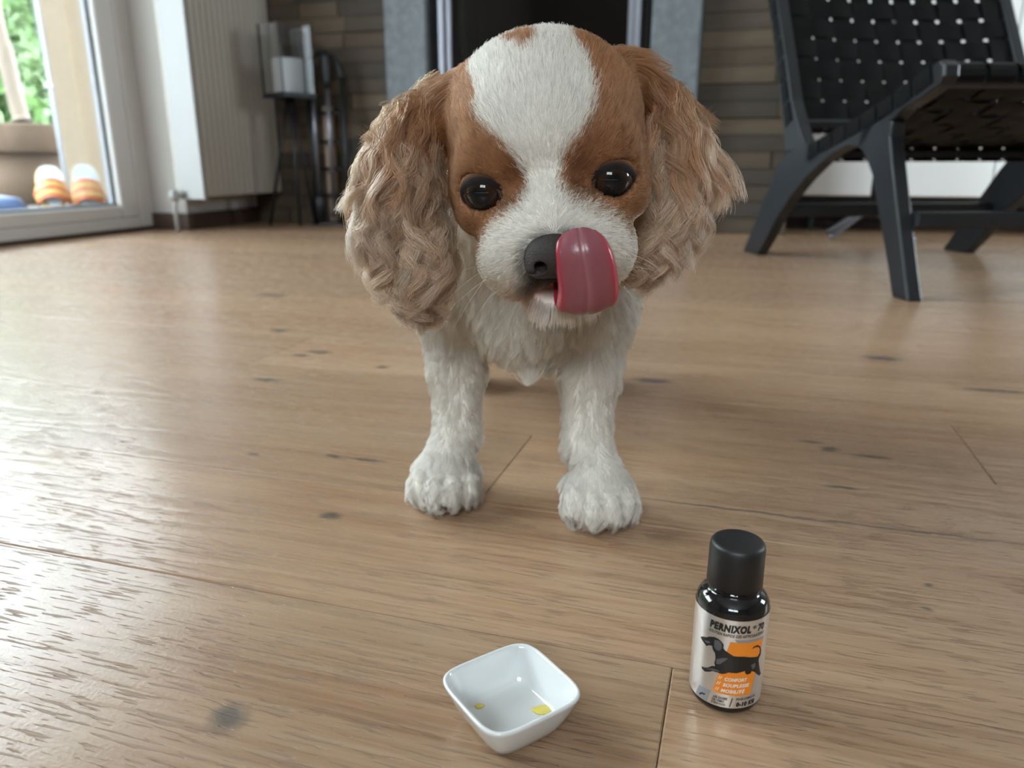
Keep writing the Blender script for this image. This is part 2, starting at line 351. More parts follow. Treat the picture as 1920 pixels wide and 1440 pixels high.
# ------------------------------------------------------------------ radiator
rd = empty('radiator', (-2.070, 2.44, 0), label='beige ribbed panel radiator with white side on the pier', category='radiator')
LEN = .505
box('back_panel', (.005, .030, 0, LEN, .125, 1.75), M['radiator'], rd)
box('front_panel', (.095, .118, .004, LEN, .125, 1.75), M['radiator'], rd, .003)
nr = 15
for i in range(nr):
    y = .012+(LEN-.02)*(i+.5)/nr
    pts = [(y-.0148, .117), (y-.0128, .134), (y+.0128, .134), (y+.0148, .117)]
    bm = bmesh.new(); lo = [bm.verts.new((x, yy, .130)) for yy, x in pts]; hi = [bm.verts.new((x, yy, 1.745)) for yy, x in pts]
    for q in range(3): bm.faces.new((lo[q], lo[q+1], hi[q+1], hi[q]))
    bm.faces.new(lo[::-1]); bm.faces.new(hi); bm.faces.new((lo[3], lo[0], hi[0], hi[3]))
    add('rib', bm_mesh(bm, 'rib'), M['radiator'], rd)
box('side_panel', (.022, .136, -.010, .004, .118, 1.76), M['radiator_side'], rd, .003, label='bright white side panel')
box('top_grille', (.03, .118, .004, LEN, 1.75, 1.765), M['radiator'], rd, .003)
for y in (.1, .42): box('wall_bracket', (0, .03, y-.02, y+.02, .3, .34), M['radiator'], rd)
tube('valve_pipe', [(.02, -.035, .0), (.02, -.035, .10), (.03, -.03, .135), (.05, -.012, .14)], .008, M['radiator_side'], rd)
lathe('valve_head', [(.001, -.004), (.016, -.002), (.018, .02), (.014, .036), (.001, .038)], M['radiator_side'], rd, 20, loc=(.02, -.035, .115))
# ------------------------------------------------------------------ white cabinet in the recess
cb = empty('wall_cabinet', (.155, 3.13, 0), label='white lacquered sideboard on a black leg frame behind the armchair', category='cabinet')
box('body', (0, 2.00, .02, .36, .13, 1.15), M['cabinet'], cb, .002)
for i in range(3): box('door', (.004+i*.655, .651+i*.655, 0, .0195, .134, 1.146), M['cabinet'], cb, .0015)
box('leg_frame', (0, 2.0, .03, .34, .10, .129), M['black_metal'], cb)
for x in (.07, .95, 1.90):
    for y in (.05, .31): box('leg', (x, x+.018, y, y+.018, 0, .10), M['black_metal'], cb)
# ------------------------------------------------------------------ floor lamp with splayed feet
lp = empty('floor_lamp', (.395, 2.86, 0), label='dark metal stand with splayed feet behind the armchair', category='lamp')
for (x, y) in ((-.125, -.075), (.122, -.122), (.13, .12), (-.12, .12)):
    tube('foot', cr([(0, 0, .088), (x*.3, y*.3, .080), (x*.75, y*.75, .034), (x, y, .009)], 4), [.010]*12+[.009], M['steel'], lp, 8)
tube('pole', [(0, 0, .075), (0, 0, .7), (0, 0, 1.45)], .010, M['black_metal'], lp)
lathe('hub', [(.001, .070), (.020, .072), (.020, .100), (.001, .104)], M['black_metal'], lp, 20)
lathe('lamp_shade', [(.150, 1.42), (.110, 1.70), (.108, 1.70), (.148, 1.42)], M['cabinet'], lp, 32)
# ------------------------------------------------------------------ lantern on tripod stand
ln = empty('candle_lantern', (-1.748, 2.757, 0), label='glass candle lantern on a slim black metal stand before the radiator', category='lantern')
S45 = .100
cs = [(S45, 0), (0, S45), (-S45, 0), (0, -S45)]
rot = R(20)
cs = [(x*math.cos(rot)-y*math.sin(rot), x*math.sin(rot)+y*math.cos(rot)) for x, y in cs]
def bar(n, a, b, r, m, p): return tube(n, [a, tuple((Vector(a)+Vector(b))/2), b], r, m, p, 6)
def poly_slab(n, pts, z0, z1, m, p):
    V = [(x, y, z0) for x, y in pts]+[(x, y, z1) for x, y in pts]; k = len(pts)
    F = [tuple(range(k-1, -1, -1)), tuple(range(k, 2*k))]+[(i, (i+1) % k, k+(i+1) % k, k+i) for i in range(k)]
    return pydata(n, V, F, m, p, False)
poly_slab('base_tray', [(x*1.04, y*1.04) for x, y in cs], .490, .506, M['black_metal'], ln)
for i in range(4):
    a, b = cs[i], cs[(i+1) % 4]
    bar('corner_rod', (*a, .50), (*a, .755), .003, M['black_metal'], ln)
    nx, ny = (a[0]+b[0]), (a[1]+b[1]); q = math.hypot(nx, ny); nx, ny = nx/q*.002, ny/q*.002
    poly_slab('pane', [(a[0]*.97-nx, a[1]*.97-ny), (b[0]*.97-nx, b[1]*.97-ny), (b[0]*.97+nx, b[1]*.97+ny), (a[0]*.97+nx, a[1]*.97+ny)], .507, .750, M['lantern_glass'], ln)
for (fx, fy) in ((.010, -.012), (-.125, -.02), (.030, .070)):
    bar('leg', (fx*.08, fy*.08, .492), (fx, fy, 0.004), .0068, M['black_metal'], ln)
cd = empty('pillar_candle', (-1.748, 2.757, .507), label='wide white pillar candle inside the glass lantern', category='candle')
lathe('wax_body', [(.001, 0), (.058, 0), (.060, .004), (.060, .120), (.057, .125), (.035, .121), (.001, .119)], M['wax'], cd, 32)
tube('wick', [(0, 0, .118), (0.001, 0, .130), (.003, .001, .140)], .0015, M['wick'], cd, 6)
# arched rack, pale log, hearth tools
rk = empty('hearth_rack', (-1.655, 2.865, 0), label='arched black metal hearth rack with four rungs beside the lantern', category='rack')
ux = .076
bar('upright', (-ux, 0, 0), (-ux, 0, .56), .011, M['black_metal'], rk); bar('upright', (ux, 0, 0), (ux, 0, .56), .011, M['black_metal'], rk)
tube('arch', [(-ux*math.cos(a), 0, .56+.105*math.sin(a)) for a in np.linspace(0, math.pi, 17)], .009, M['black_metal'], rk)
for z in (.120, .225, .330, .440): bar('rung', (-ux, 0, z), (ux, 0, z), .007, M['black_metal'], rk)
box('base_plate', (-.09, .09, -.03, .03, 0, .012), M['black_metal'], rk, .003)
lg = tube('birch_log', [(-1.680, 2.922, .0), (-1.680, 2.922, .25), (-1.680, 2.922, .470)], [.022, .022, .022], M['birch'], n=16)
tag(lg, 'pale upright log behind the rungs of the black rack', 'log')
for i, (x, l, lab, nm) in enumerate(((-1.625, .03, 'black hearth poker hanging at the right of the arched rack', 'hearth_poker'), (-1.690, .05, 'black hearth brush hanging at the left of the arched rack', 'hearth_brush'))):
    t = empty(nm, (x, 2.830, .06), label=lab, category='fire tool')
    lathe('handle', [(.001, .47), (.014, .47), (.015, .50), (.015, .58), (.011, .60), (.001, .602)], M['black_metal'], t, 16)
    tube('shaft', [(0, 0, .05), (0, 0, .3), (0, 0, .48)], .010, M['steel'], t)
    if i: lathe('bristles', [(.001, -.04), (.022, -.038), (.020, .05), (.008, .07), (.001, .07)], M['black_metal'], t, 16)
    else: tube('hook_tip', [(0, 0, .06), (0, 0, .0), (.0, -.015, -.02), (0, -.03, -.012)], [.006, .006, .005, .003], M['black_metal'], t, 8)
# ------------------------------------------------------------------ terrace outside
TZ = .035
box('sky_block_slab', (-3.65, -2.43, -3, 6, 2.72, 2.90), M['white_wall'], kind='structure')  # unseen slab added to keep high sky off the terrace wall and floor
box('terrace_floor', (-7, -2.425, -3, 6, TZ-.06, TZ), M['terrace'], kind='structure')
box('garden_ground', (-16, -7, -6, 14, -.3, .0), M['leaf'], kind='structure')
box('wall_outside', (-3.16, -2.43, 3.00, 3.30, TZ, 1.22), M['cream'], kind='structure', label='cream rendered wall of the terrace', category='wall')
dp = empty('railing_post', (-3.195, 3.03, TZ), label='slim white metal post at the edge of the cream terrace wall', category='post')
for r_, x in ((.020, 0), (.012, .035)): tube('post_tube', [(x, 0, 0), (x, 0, .6), (x, 0, 1.2)], r_, M['frame_out'], dp, 14)
for z in (.55, 1.1): box('post_clip', (-.03, .055, -.024, .024, z, z+.02), M['frame_out'], dp, .003)
pt = empty('plant_pot', (-3.72, 3.28, TZ), label='big weathered brown plant pot with a wide rim on the terrace', category='pot')
lathe('pot_body', [(.20, 0), (.22, .005), (.275, .27), (.255, .27), (.22, .03), (.001, .03)], M['terracotta'], pt, 48)
lathe('pot_rim', [(.262, .262), (.318, .262), (.322, .272), (.330, .392), (.322, .40), (.285, .40), (.270, .30)], M['terracotta'], pt, 48)
lathe('soil', [(.001, .396), (.2, .397), (.280, .394), (.276, .385)], M['soil'], pt, 32)
def leaf_cloud(name, centre, rad, n, m, parent, size=.05, seed=0):
    g = np.random.default_rng(seed)
    q = g.normal(size=(n, 3)); q /= np.linalg.norm(q, axis=1)[:, None]; q *= (g.uniform(.25, 1, (n, 1)))**.5
    P = np.array(centre)+q*np.array(rad)
    u = g.normal(size=(n, 3)); u /= np.linalg.norm(u, axis=1)[:, None]
    v = np.cross(u, g.normal(size=(n, 3))); v /= np.linalg.norm(v, axis=1)[:, None]; s = g.uniform(.6, 1.4, (n, 1))*size
    V = np.stack([P-u*s, P+v*s*.4+u*s*.1, P+u*s, P-v*s*.4+u*s*.1], 1).reshape(-1, 3)
    F = np.arange(4*n).reshape(-1, 4)
    return pydata(name, V.tolist(), F.tolist(), m, parent, False, kind='stuff')
tr = empty('potted_tree', (-3.72, 3.28, TZ+.416), label='small tree with pale trunk growing from the big pot', category='tree')
tube('trunk', cr([(.02, .0, 0), (-.01, .01, .12), (-.05, .03, .35), (-.10, .05, .8), (-.18, .05, 1.2)], 5), [.055]+[.040]*10+[.026]*10, M['bark'], tr, 12)
tube('trunk_fork', cr([(-.045, .03, .32), (-.16, .03, .55), (-.20, .05, 1.1)], 5), [.028]*6+[.018]*5, M['bark'], tr, 10)
leaf_cloud('foliage', (-.22, .05, 1.35), (.30, .30, .22), 260, M['leaf'], tr, .05, 1)
for i, (x, y, rx, h_, mm, lab) in enumerate(((-6.6, 5.2, .7, .7, 'leaf', 'low bright green shrub behind the big pot'), (-7.3, 6.9, .75, .75, 'leaf2', 'pale green shrub growing before the garden fence'), (-11.9, 9.6, 1.1, 3.0, 'leaf', 'tall green tree rising behind the garden hedge'), (-7.5, 3.9, .7, .9, 'leaf', 'rounded garden shrub left of the big pot'))):
    sh = empty('garden_tree' if i == 2 else 'garden_shrub', (x, y, 0), label=lab, category='tree' if i == 2 else 'shrub')
    tube('stem', [(0, 0, 0), (.02, 0, h_*.5), (0, .03, h_)], [.05, .04, .02], M['bark'], sh, 8)
    leaf_cloud('foliage', (0, 0, h_*.9), (rx, rx, h_*.75), 2200, M[mm], sh, .085, 5+i)
hg = empty('screen_hedge', (-9.6, 5.0, 0), label='tall dark green hedge added behind the shrubs to block low sky', category='hedge')  # hedge added as backdrop, raised to cut low sky from the floor sheen
box('hedge_core', (-.45, .45, -7, 7, 0, 3.4), M['leaf'], hg)
g_ = np.random.default_rng(3); n_ = 12000; P_ = np.stack([g_.uniform(.40, .75, n_), g_.uniform(-7.1, 7.1, n_), g_.uniform(0, 3.55, n_)], 1)
u_ = g_.normal(size=(n_, 3)); u_ /= np.linalg.norm(u_, axis=1)[:, None]; v_ = np.cross(u_, g_.normal(size=(n_, 3))); v_ /= np.linalg.norm(v_, axis=1)[:, None]; s_ = g_.uniform(.05, .12, (n_, 1))
pydata('foliage', np.stack([P_-u_*s_, P_+v_*s_*.5, P_+u_*s_, P_-v_*s_*.5], 1).reshape(-1, 3).tolist(), np.arange(4*n_).reshape(-1, 4).tolist(), M['leaf2'], hg, False, kind='stuff')
fn = empty('garden_fence', (-8.55, 6.6, 0), R(90), label='weathered board fence at the end of the garden', category='fence')
for i in range(16): box('board', (-1.7+i*.22, -1.49+i*.22, -.012, .012, .05, 1.05+.02*(i % 3)), M['fence'], fn, .003)
for z in (.3, .85): box('rail', (-1.75, 1.9, .012, .05, z, z+.07), M['fence'], fn)
# slides and shoes on the terrace threshold
M['slide_orange'] = plain('orange_rubber', (.42, .095, .022), .6, var=.08); M['slide_yellow'] = plain('yellow_rubber', (.48, .31, .085), .6, var=.06)
M['slide_sole'] = plain('pale_blue_sole', (.36, .42, .48), .6, var=.05); M['navy'] = plain('navy_rubber', (.045, .085, .19), .5, var=.15); M['dark_shoe'] = plain('black_shoe', (.02, .022, .028), .5)
def slide(loc, rz, tilt, label):
    e = empty('slide_sandal', loc, rz, label=label, category='sandal', group='striped slides on the terrace'); e.rotation_euler = (tilt, 0, rz); e.scale = (1.12,)*3
    out = [(.047*math.copysign(abs(math.cos(a))**.8, math.cos(a))*(1+.12*math.sin(a)), .125*math.sin(a)) for a in np.linspace(0, 2*math.pi, 28, endpoint=False)]
    poly_slab('sole', out, 0, .022, M['slide_yellow'], e); poly_slab('footbed', [(x*.9, y*.95) for x, y in out], .0215, .026, M['slide_sole'], e)
    for k in range(5):
        y0 = -.105+k*.021; V, F = [], []
        for yy in (y0, y0+.019):
            for rr in (0, .006):
                for a in np.linspace(0, math.pi, 13): V.append(((.052+rr-.004*abs(k-2))*math.cos(a), yy, .012+(.052+rr)*math.sin(a)*(.72+.10*k/4)))
        n = 13
        for q in range(n-1):
            F += [(q, q+1, n+q+1, n+q), (2*n+q, 3*n+q, 3*n+q+1, 2*n+q+1), (q, 2*n+q, 2*n+q+1, q+1), (n+q, n+q+1, 3*n+q+1, 3*n+q)]
        F += [(0, n, 3*n, 2*n), (n-1, 3*n-1, 4*n-1, 2*n-1)]
        pydata('strap', V, F, M['slide_orange' if k % 2 == 0 else 'slide_yellow'], e)
lab = 'orange and yellow striped slide sandal propped up outside the terrace door'
slide((-2.575, 2.53, TZ+.105), R(46), R(38), 'orange and yellow striped slide sandal propped up beside the black shoe'); slide((-2.690, 2.465, TZ+.105), R(48), R(34), 'orange and yellow striped slide sandal propped up beside the navy clogs')
def shoe(loc, rz, m, label, s=1, **k):
    e = empty('shoe', loc, rz, label=label, category='shoe', **k)
    V, F = [], []; n = 16; secs = [(-.13, .030, .045), (-.11, .040, .075), (-.05, .040, .085), (.02, .043, .072), (.08, .046, .058), (.12, .036, .044), (.14, .012, .028)]
    for (y, w_, h_) in secs:
        for i in range(n):
            a = 2*math.pi*i/n; V.append((w_*math.cos(a)*s, y*s, (.014+max(0, h_*.5+h_*.5*math.sin(a)))*s))
    for j in range(len(secs)-1):
        for i in range(n): F.append((j*n+i, j*n+(i+1) % n, (j+1)*n+(i+1) % n, (j+1)*n+i))
    F.append(tuple(range(n-1, -1, -1))); F.append(tuple((len(secs)-1)*n+i for i in range(n)))
    pydata('upper', V, F, m, e); poly_slab('sole', [(.046*math.cos(a)*s, (.145*math.sin(a)+.005)*s) for a in np.linspace(0, 2*math.pi, 24, endpoint=False)], 0, .016*s, M['dark_shoe'], e)
shoe((-2.72, 2.20, TZ), R(120), M['navy'], 'navy blue clog standing next to the striped slides', group='navy clogs on the terrace')
shoe((-2.74, 2.02, TZ), R(128), M['navy'], 'navy blue clog farther away from the striped slides', group='navy clogs on the terrace')
shoe((-2.60, 2.74, TZ), R(160), M['dark_shoe'], 'black shoe in the corner behind the striped slides')
# ------------------------------------------------------------------ woven leather armchair
ch = empty('lounge_armchair', (.3045, 1.5906, 0), R(21.84), label='black wooden lounge chair with woven black leather seat and back', category='chair')
W = .655; TH = .030
F_LEG = [(0, 0), (.030, .063), (.075, .161), (.120, .260), (.138, .305), (.1365, .332), (.22, .357), (.262, .290), (.235, .278), (.212, .258), (.184, .228), (.131, .136), (.090, .066), (.055, 0)]
RAIL = [(.1365, .336), (.110, .352), (.062, .366), (.007, .387), (-.006, .402), (-.003, .420), (.012, .429), (.030, .425), (.078, .405), (.137, .387), (.246, .354), (.375, .321), (.492, .294), (.505, .250), (.41, .2545), (.352, .277), (.296, .289), (.24, .283), (.20, .33)]
B_LEG = [(.492, .294), (.512, .299), (.62, .272), (.658, .233), (.721, .154), (.801, .052), (.842, 0), (.737, 0), (.685, .048), (.629, .110), (.561, .166), (.483, .216), (.41, .254)]
POST = [(.500, .294), (.551, .342), (.605, .405), (.655, .495), (.703, .577), (.753, .661), (.838, .805), (.868, .812), (.880, .795), (.810, .671), (.766, .586), (.722, .502), (.679, .420), (.640, .340), (.616, .276)]
for x0 in (0, W-TH):
    for nm, pl in (('front_leg', F_LEG), ('seat_rail', RAIL), ('back_leg', B_LEG), ('back_post', POST)):
        prism(nm, pl, x0, x0+TH, M['black_wood'], ch, .0035)
box('front_stretcher', (TH, W-TH, .055, .080, .133, .163), M['black_wood'], ch, .004)
box('rear_stretcher', (TH, W-TH, .655, .680, .112, .147), M['black_wood'], ch, .004)
box('front_bar', (TH, W-TH, .012, .045, .385, .412), M['black_wood'], ch, .008, 2)
box('rear_bar', (TH, W-TH, .475, .500, .262, .286), M['black_wood'], ch, .006)
box('top_bar', (TH, W-TH, .815, .845, .765, .790), M['black_wood'], ch, .006)
box('lower_back_bar', (TH, W-TH, .575, .595, .335, .358), M['black_wood'], ch, .006)
def ribbon(pts, nrm, side, w_, t=.0026):
    """flat strap: pts along its run, nrm up direction per point, side across"""
    V, F = [], []
    for p, n_ in zip(pts, nrm):
        for s, u in ((-1, 1), (1, 1), (1, -1), (-1, -1)): V.append(p+side*(s*w_/2)+n_*(u*t/2))
    for i in range(len(pts)-1):
        for j in range(4): F.append((4*i+j, 4*i+(j+1) % 4, 4*i+4+(j+1) % 4, 4*i+4+j))
    F.append((3, 2, 1, 0)); k = 4*(len(pts)-1); F.append((k, k+1, k+2, k+3)); return V, F
def weave(curve, x0, x1, pitch, wid, sag, rail_d, wrap):
    """curve: side-view centre line (y, z) of the woven panel; straps run across and along it"""
    C = [np.array(c, float) for c in cr(curve, 12)]; S = np.cumsum([0]+[np.linalg.norm(b-a) for a, b in zip(C[:-1], C[1:])]); tot = S[-1]
    def at(s):
        y = np.interp(s, S, [c[0] for c in C]); z = np.interp(s, S, [c[1] for c in C]); e = .004
        dy = np.interp(s+e, S, [c[0] for c in C])-np.interp(s-e, S, [c[0] for c in C]); dz = np.interp(s+e, S, [c[1] for c in C])-np.interp(s-e, S, [c[1] for c in C])
        l = math.hypot(dy, dz); return np.array([0, y, z]), np.array([0, dy/l, dz/l]), np.array([0, -dz/l, dy/l])
    na = int(tot/pitch); nb = int((x1-x0)/pitch); pa, pb = tot/na, (x1-x0)/nb
    wa, wb_ = wid*pa/pitch, wid*pb/pitch; A = .0022
    def sagf(x, s): return -sag*math.sin(math.pi*(x-x0)/(x1-x0))*math.sin(math.pi*min(max(s/tot, 0), 1))
    for i in range(na):                                   # across, wrapping the side rails
        s = (i+.5)*pa; c, t, n = at(s); pts, nr = [], []
        xw0, xw1 = x0-rail_d, x1+rail_d
        run = [(x0+.004, -wrap), (xw0-.0022, -wrap), (xw0-.0024, -wrap*.5), (xw0-.0022, .0014)]
        nn = [(0, -1), (-.7, -.7), (-1, 0), (-.7, .7)]
        mid = np.linspace(x0, x1, nb*6+1)
        run += [(x, sagf(x, s)+A*(-1)**i*math.cos(math.pi*((x-x0)/pb-.5))*(-1)) for x in mid]; nn += [(0, 1)]*len(mid)
        run += [(xw1+.0022, .0014), (xw1+.0024, -wrap*.5), (xw1+.0022, -wrap), (x1-.004, -wrap)]; nn += [(.7, .7), (1, 0), (.7, -.7), (0, -1)]
        for (x, o), (nx, no) in zip(run, nn):
            pts.append(np.array([x, 0, 0])+c+n*o); nr.append(np.array([nx, 0, 0])+n*no)
        V, F = ribbon(pts, nr, t, wa); pydata('strap', V, F, M['black_leather'], ch, False)
    for j in range(nb):                                   # along, turned round the end bars
        x = x0+(j+.5)*pb; pts, nr = [], []
        c0, t0, n0 = at(0.0005); c1, t1, n1 = at(tot-.0005)
        for a in np.linspace(math.pi, 0, 7): pts.append(np.array([x, 0, 0])+c0+n0*(-.017+.019*math.cos(a))-t0*(.019*math.sin(a))); nr.append(n0*math.cos(a)-t0*math.sin(a))
        for s in np.linspace(.004, tot-.004, na*6+1):
            c, t, n = at(s); o = sagf(x, s)+A*(-1)**j*math.cos(math.pi*(s/pa-.5)); pts.append(np.array([x, 0, 0])+c+n*o); nr.append(n)
        for a in np.linspace(0, math.pi, 7): pts.append(np.array([x, 0, 0])+c1+n1*(-.017+.019*math.cos(a))+t1*(.019*math.sin(a))); nr.append(n1*math.cos(a)+t1*math.sin(a))
        V, F = ribbon(pts, nr, np.array([1., 0, 0]), wb_); pydata('strap', V, F, M['black_leather'], ch, False)
weave([(.030, .424), (.137, .385), (.246, .352), (.375, .319), (.485, .292)], TH, W-TH, .0562, .0490, .022, TH, .030)
weave([(.590, .352), (.645, .452), (.703, .558), (.760, .655), (.832, .780)], TH, W-TH, .0562, .0475, .018, TH, .030)
# ------------------------------------------------------------------ little square dish with oil
DC = Vector((-.0894, .2905, 0)); DROT = R(45+5.7)
ds = empty('square_dish', DC, DROT, label='small white porcelain square dish with rounded corners', category='dish')
def sq_ring(H, z, n=72, e=5.):
    return [(H*math.copysign(abs(math.cos(a))**(2/e), math.cos(a)), H*math.copysign(abs(math.sin(a))**(2/e), math.sin(a)), z) for a in np.linspace(0, 2*math.pi, n, endpoint=False)]
prof = [(.004, .0), (.0150, .0), (.0172, .0006), (.0188, .0022), (.0212, .0066), (.0242, .0132), (.0264, .0190), (.0269, .0204), (.0267, .0212), (.0260, .0215), (.0252, .0211), (.0247, .0198), (.0233, .0155), (.0209, .0090), (.0196, .0054), (.0182, .0039), (.0160, .0033), (.004, .0031)]
V, F = [], []
for H, z in prof: V += sq_ring(H, z)
n = 72
for j in range(len(prof)-1):
    for i in range(n): F.append((j*n+i, j*n+(i+1) % n, (j+1)*n+(i+1) % n, (j+1)*n+i))
F.append(tuple(range(n-1, -1, -1))); F.append(tuple((len(prof)-1)*n+i for i in range(n)))
pydata('dish_bowl', V, F, M['porcelain'], ds)
for i, (x, y, rx, ry, lab) in enumerate(((-.0755, .2995, .0058, .0034, 'largest drop of yellow oil in the corner of the dish'), (-.1060, .2925, .0024, .0017, 'small drop of yellow oil beside the dish wall'), (-.0915, .2765, .0022, .0010, 'thin smear of yellow oil at the near corner of the dish'))):
    V, F = [], []; q = 24
    for (k, z) in ((1, 0), (.85, .5), (.55, .85), (.2, 1)):
        for a in np.linspace(0, 2*math.pi, q, endpoint=False):
            w_ = 1+.08*math.sin(3*a+i)+.04*math.sin(5*a); V.append((rx*k*w_*math.cos(a), ry*k*w_*math.sin(a), z*.0009))
    for j in range(3):
        for t in range(q): F.append((j*q+t, j*q+(t+1) % q, (j+1)*q+(t+1) % q, (j+1)*q+t))
    F.append(tuple(3*q+t for t in range(q))); F.append(tuple(range(q-1, -1, -1)))
    o = pydata('oil_drop', V, F, M['oil'], None, True, label=lab, category='oil drop'); o.location = (x, y, .0036); o.rotation_euler = (0, 0, R(30))
# ------------------------------------------------------------------ dropper bottle
BC = (.1080*math.cos(YAW)-.3255*math.sin(YAW), .1080*math.sin(YAW)+.3255*math.cos(YAW), 0)
bt = empty('supplement_bottle', BC, YAW, label='small black bottle with black cap and silver orange printed label', category='bottle')
BR = .0176
lathe('bottle_body', [(.001, .0008), (.0125, .0008), (.0145, .0), (.0166, .0012), (.0174, .0034), (.0174, .0535), (.0170, .0562), (.0155, .0587), (.0132, .0604), (.0122, .0610), (.0120, .0618), (.0126, .0622), (.0126, .0630), (.0112, .0636), (.0108, .070), (.001, .070)], M['black_glass'], bt, 72)
lathe('cap', [(.0118, .0640), (.0128, .0638), (.0132, .0644), (.0130, .0825), (.0127, .0846), (.0118, .0858), (.0100, .0863), (.001, .0862)], M['cap'], bt, 64)
lathe('cap_dot', [(.0001, .0862), (.0005, .0863), (.0003, .0866), (.0001, .0867)], M['cap'], bt, 12, loc=(.0012, -.002, 0))
for a in np.linspace(0, 2*math.pi, 14, endpoint=False):
    lathe('ring_tooth', [(.0003, -.0006), (.0008, -.0003), (.0008, .0006), (.0003, .0009)], M['black_glass'], bt, 8, loc=(.0118*math.cos(a), .0118*math.sin(a), .0633))
def wrap_xyz(s, z, lift=0.):
    r = BR+lift; a = s/1000/BR; return (r*math.sin(a), -r*math.cos(a), z/1000)
def wrap_bm(bm, lift, maxlen=1.6):
    for _ in range(6):
        es = [e for e in bm.edges if abs(e.verts[0].co.x-e.verts[1].co.x) > maxlen]
        if not es: break
        bmesh.ops.subdivide_edges(bm, edges=es, cuts=1); bmesh.ops.triangulate(bm, faces=[f for f in bm.faces if len(f.verts) > 3])
    for v in bm.verts: v.co = Vector(wrap_xyz(v.co.x, v.co.y, lift))
    return bm
def wpoly(name, pts, m, parent, lift):
    bm = bmesh.new(); f = bm.faces.new([bm.verts.new((x, y, 0)) for x, y in pts]); bmesh.ops.triangulate(bm, faces=[f])
    wrap_bm(bm, lift)
    for f in bm.faces:
        f.normal_update()
        c = f.calc_center_median()
        if f.normal.x*c.x+f.normal.y*c.y < 0: f.normal_flip()
    me = bpy.data.meshes.new(name); bm.to_mesh(me); bm.free(); return add(name, me, m, parent)
lab_o = None
V, F = [], []; na = 90
for z in (4.6, 53.0):
    for i in range(na+1): V.append(wrap_xyz(-52+i*(104/na), z, -.00002))
for i in range(na): F.append((i, i+1, na+2+i, na+1+i))
lab_o = pydata('label', V, F, M['silver'], bt, True)
def text(body, s0, s1, z, hgt, m, bold=.0, shear=0., lift=.00010, name='lettering'):
    cu = bpy.data.curves.new('t', 'FONT'); cu.body = body; cu.size = 1; cu.shear = shear; cu.offset = bold; cu.space_character = 1+bold*2.2; cu.resolution_u = 3; cu.fill_mode = 'FRONT'
    o = bpy.data.objects.new('t', cu); COL.objects.link(o); bpy.context.view_layer.update()
    me = bpy.data.meshes.new_from_object(o.evaluated_get(bpy.context.evaluated_depsgraph_get())); bpy.data.objects.remove(o)
    bm = bmesh.new(); bm.from_mesh(me); bpy.data.meshes.remove(me)
    xs = [v.co.x for v in bm.verts]; ys = [v.co.y for v in bm.verts if v.co.y > -.001] or [0]
    xa, xb, yb = min(xs), max(xs), max(ys)
    cap_h = .73 if ('É' in body or ',' in body) else max(ys)
    for v in bm.verts:
        v.co.x = s0+(v.co.x-xa)/(xb-xa)*(s1-s0); v.co.y = z+v.co.y/cap_h*hgt; v.co.z = 0
    wrap_bm(bm, lift, 1.2)
    for f in bm.faces:
        f.normal_update(); c = f.calc_center_median()
        if f.normal.x*c.x+f.normal.y*c.y < 0: f.normal_flip()
    me = bpy.data.meshes.new(name); bm.to_mesh(me); bm.free()
    return add(name, me, m, lab_o)
GL, OL, DL, TL = .00004, .00007, .00011, .00014
wpoly('grey_panel', [(-3.0, 43.0), (13.6, 42.2), (8.6, 14.6), (7.0, 14.6), (8.0, 30)], M['grey_ink'], lab_o, GL)
wpoly('orange_panel', [(-4.9, 41.5), (13.2, 41.2), (7.6, 11.7), (-11.3, 12.3)], M['orange'], lab_o, OL)
wpoly('grey_panel', [(-18.6, 11.4), (-12.0, 11.9), (-13.6, 4.9), (-21.0, 4.9)], M['grey_ink'], lab_o, GL)
DOG = [(-20.51, 37.42), (-19.23, 38.44), (-16.43, 39.68), (-15.22, 40.76), (-12.51, 41.89), (-10.27, 41.61), (-8.39, 40.24), (-7.69, 39.24), (-7.84, 37.56), (-7.07, 36.56), (-4.94, 35.44), (-2.8, 34.14), (2.13, 34.0), (8.43, 32.43), (10.21, 32.19), (11.38, 33.77), (11.17, 35.92), (9.75, 37.52), (7.76, 37.99), (5.86, 37.48), (6.79, 38.68), (9.07, 38.87), (11.12, 37.38), (12.4, 34.95), (12.51, 32.42), (11.05, 30.18), (11.84, 26.9), (13.63, 22.23), (14.79, 20.32), (13.4, 19.6), (10.84, 21.9), (9.0, 23.92), (7.01, 25.0), (6.7, 23.83), (4.65, 23.5), (3.57, 24.52), (3.26, 25.82), (-.65, 24.79), (-4.44, 24.79), (-5.74, 23.88), (-7.42, 23.2), (-9.55, 23.28), (-11.76, 23.17), (-13.6, 21.82), (-16.05, 20.65), (-17.73, 21.09), (-18.1, 22.34), (-16.68, 22.6), (-14.57, 23.62), (-12.35, 25.82), (-10.88, 26.29), (-11.38, 27.95), (-11.03, 30.6), (-11.44, 33.33), (-12.7, 34.82), (-13.24, 36.62), (-14.82, 36.22), (-16.21, 34.84), (-17.43, 35.58), (-19.0, 36.29)]
wpoly('printed_dog', DOG, M['ink'], lab_o, DL)
wpoly('printed_dog_ear', [(-12.2, 40.5), (-10.23, 41.0), (-8.7, 39.6), (-8.4, 37.45), (-9.4, 35.5), (-11.0, 35.4), (-12.2, 36.58)], M['sheen_ink'], lab_o, DL+.00003)
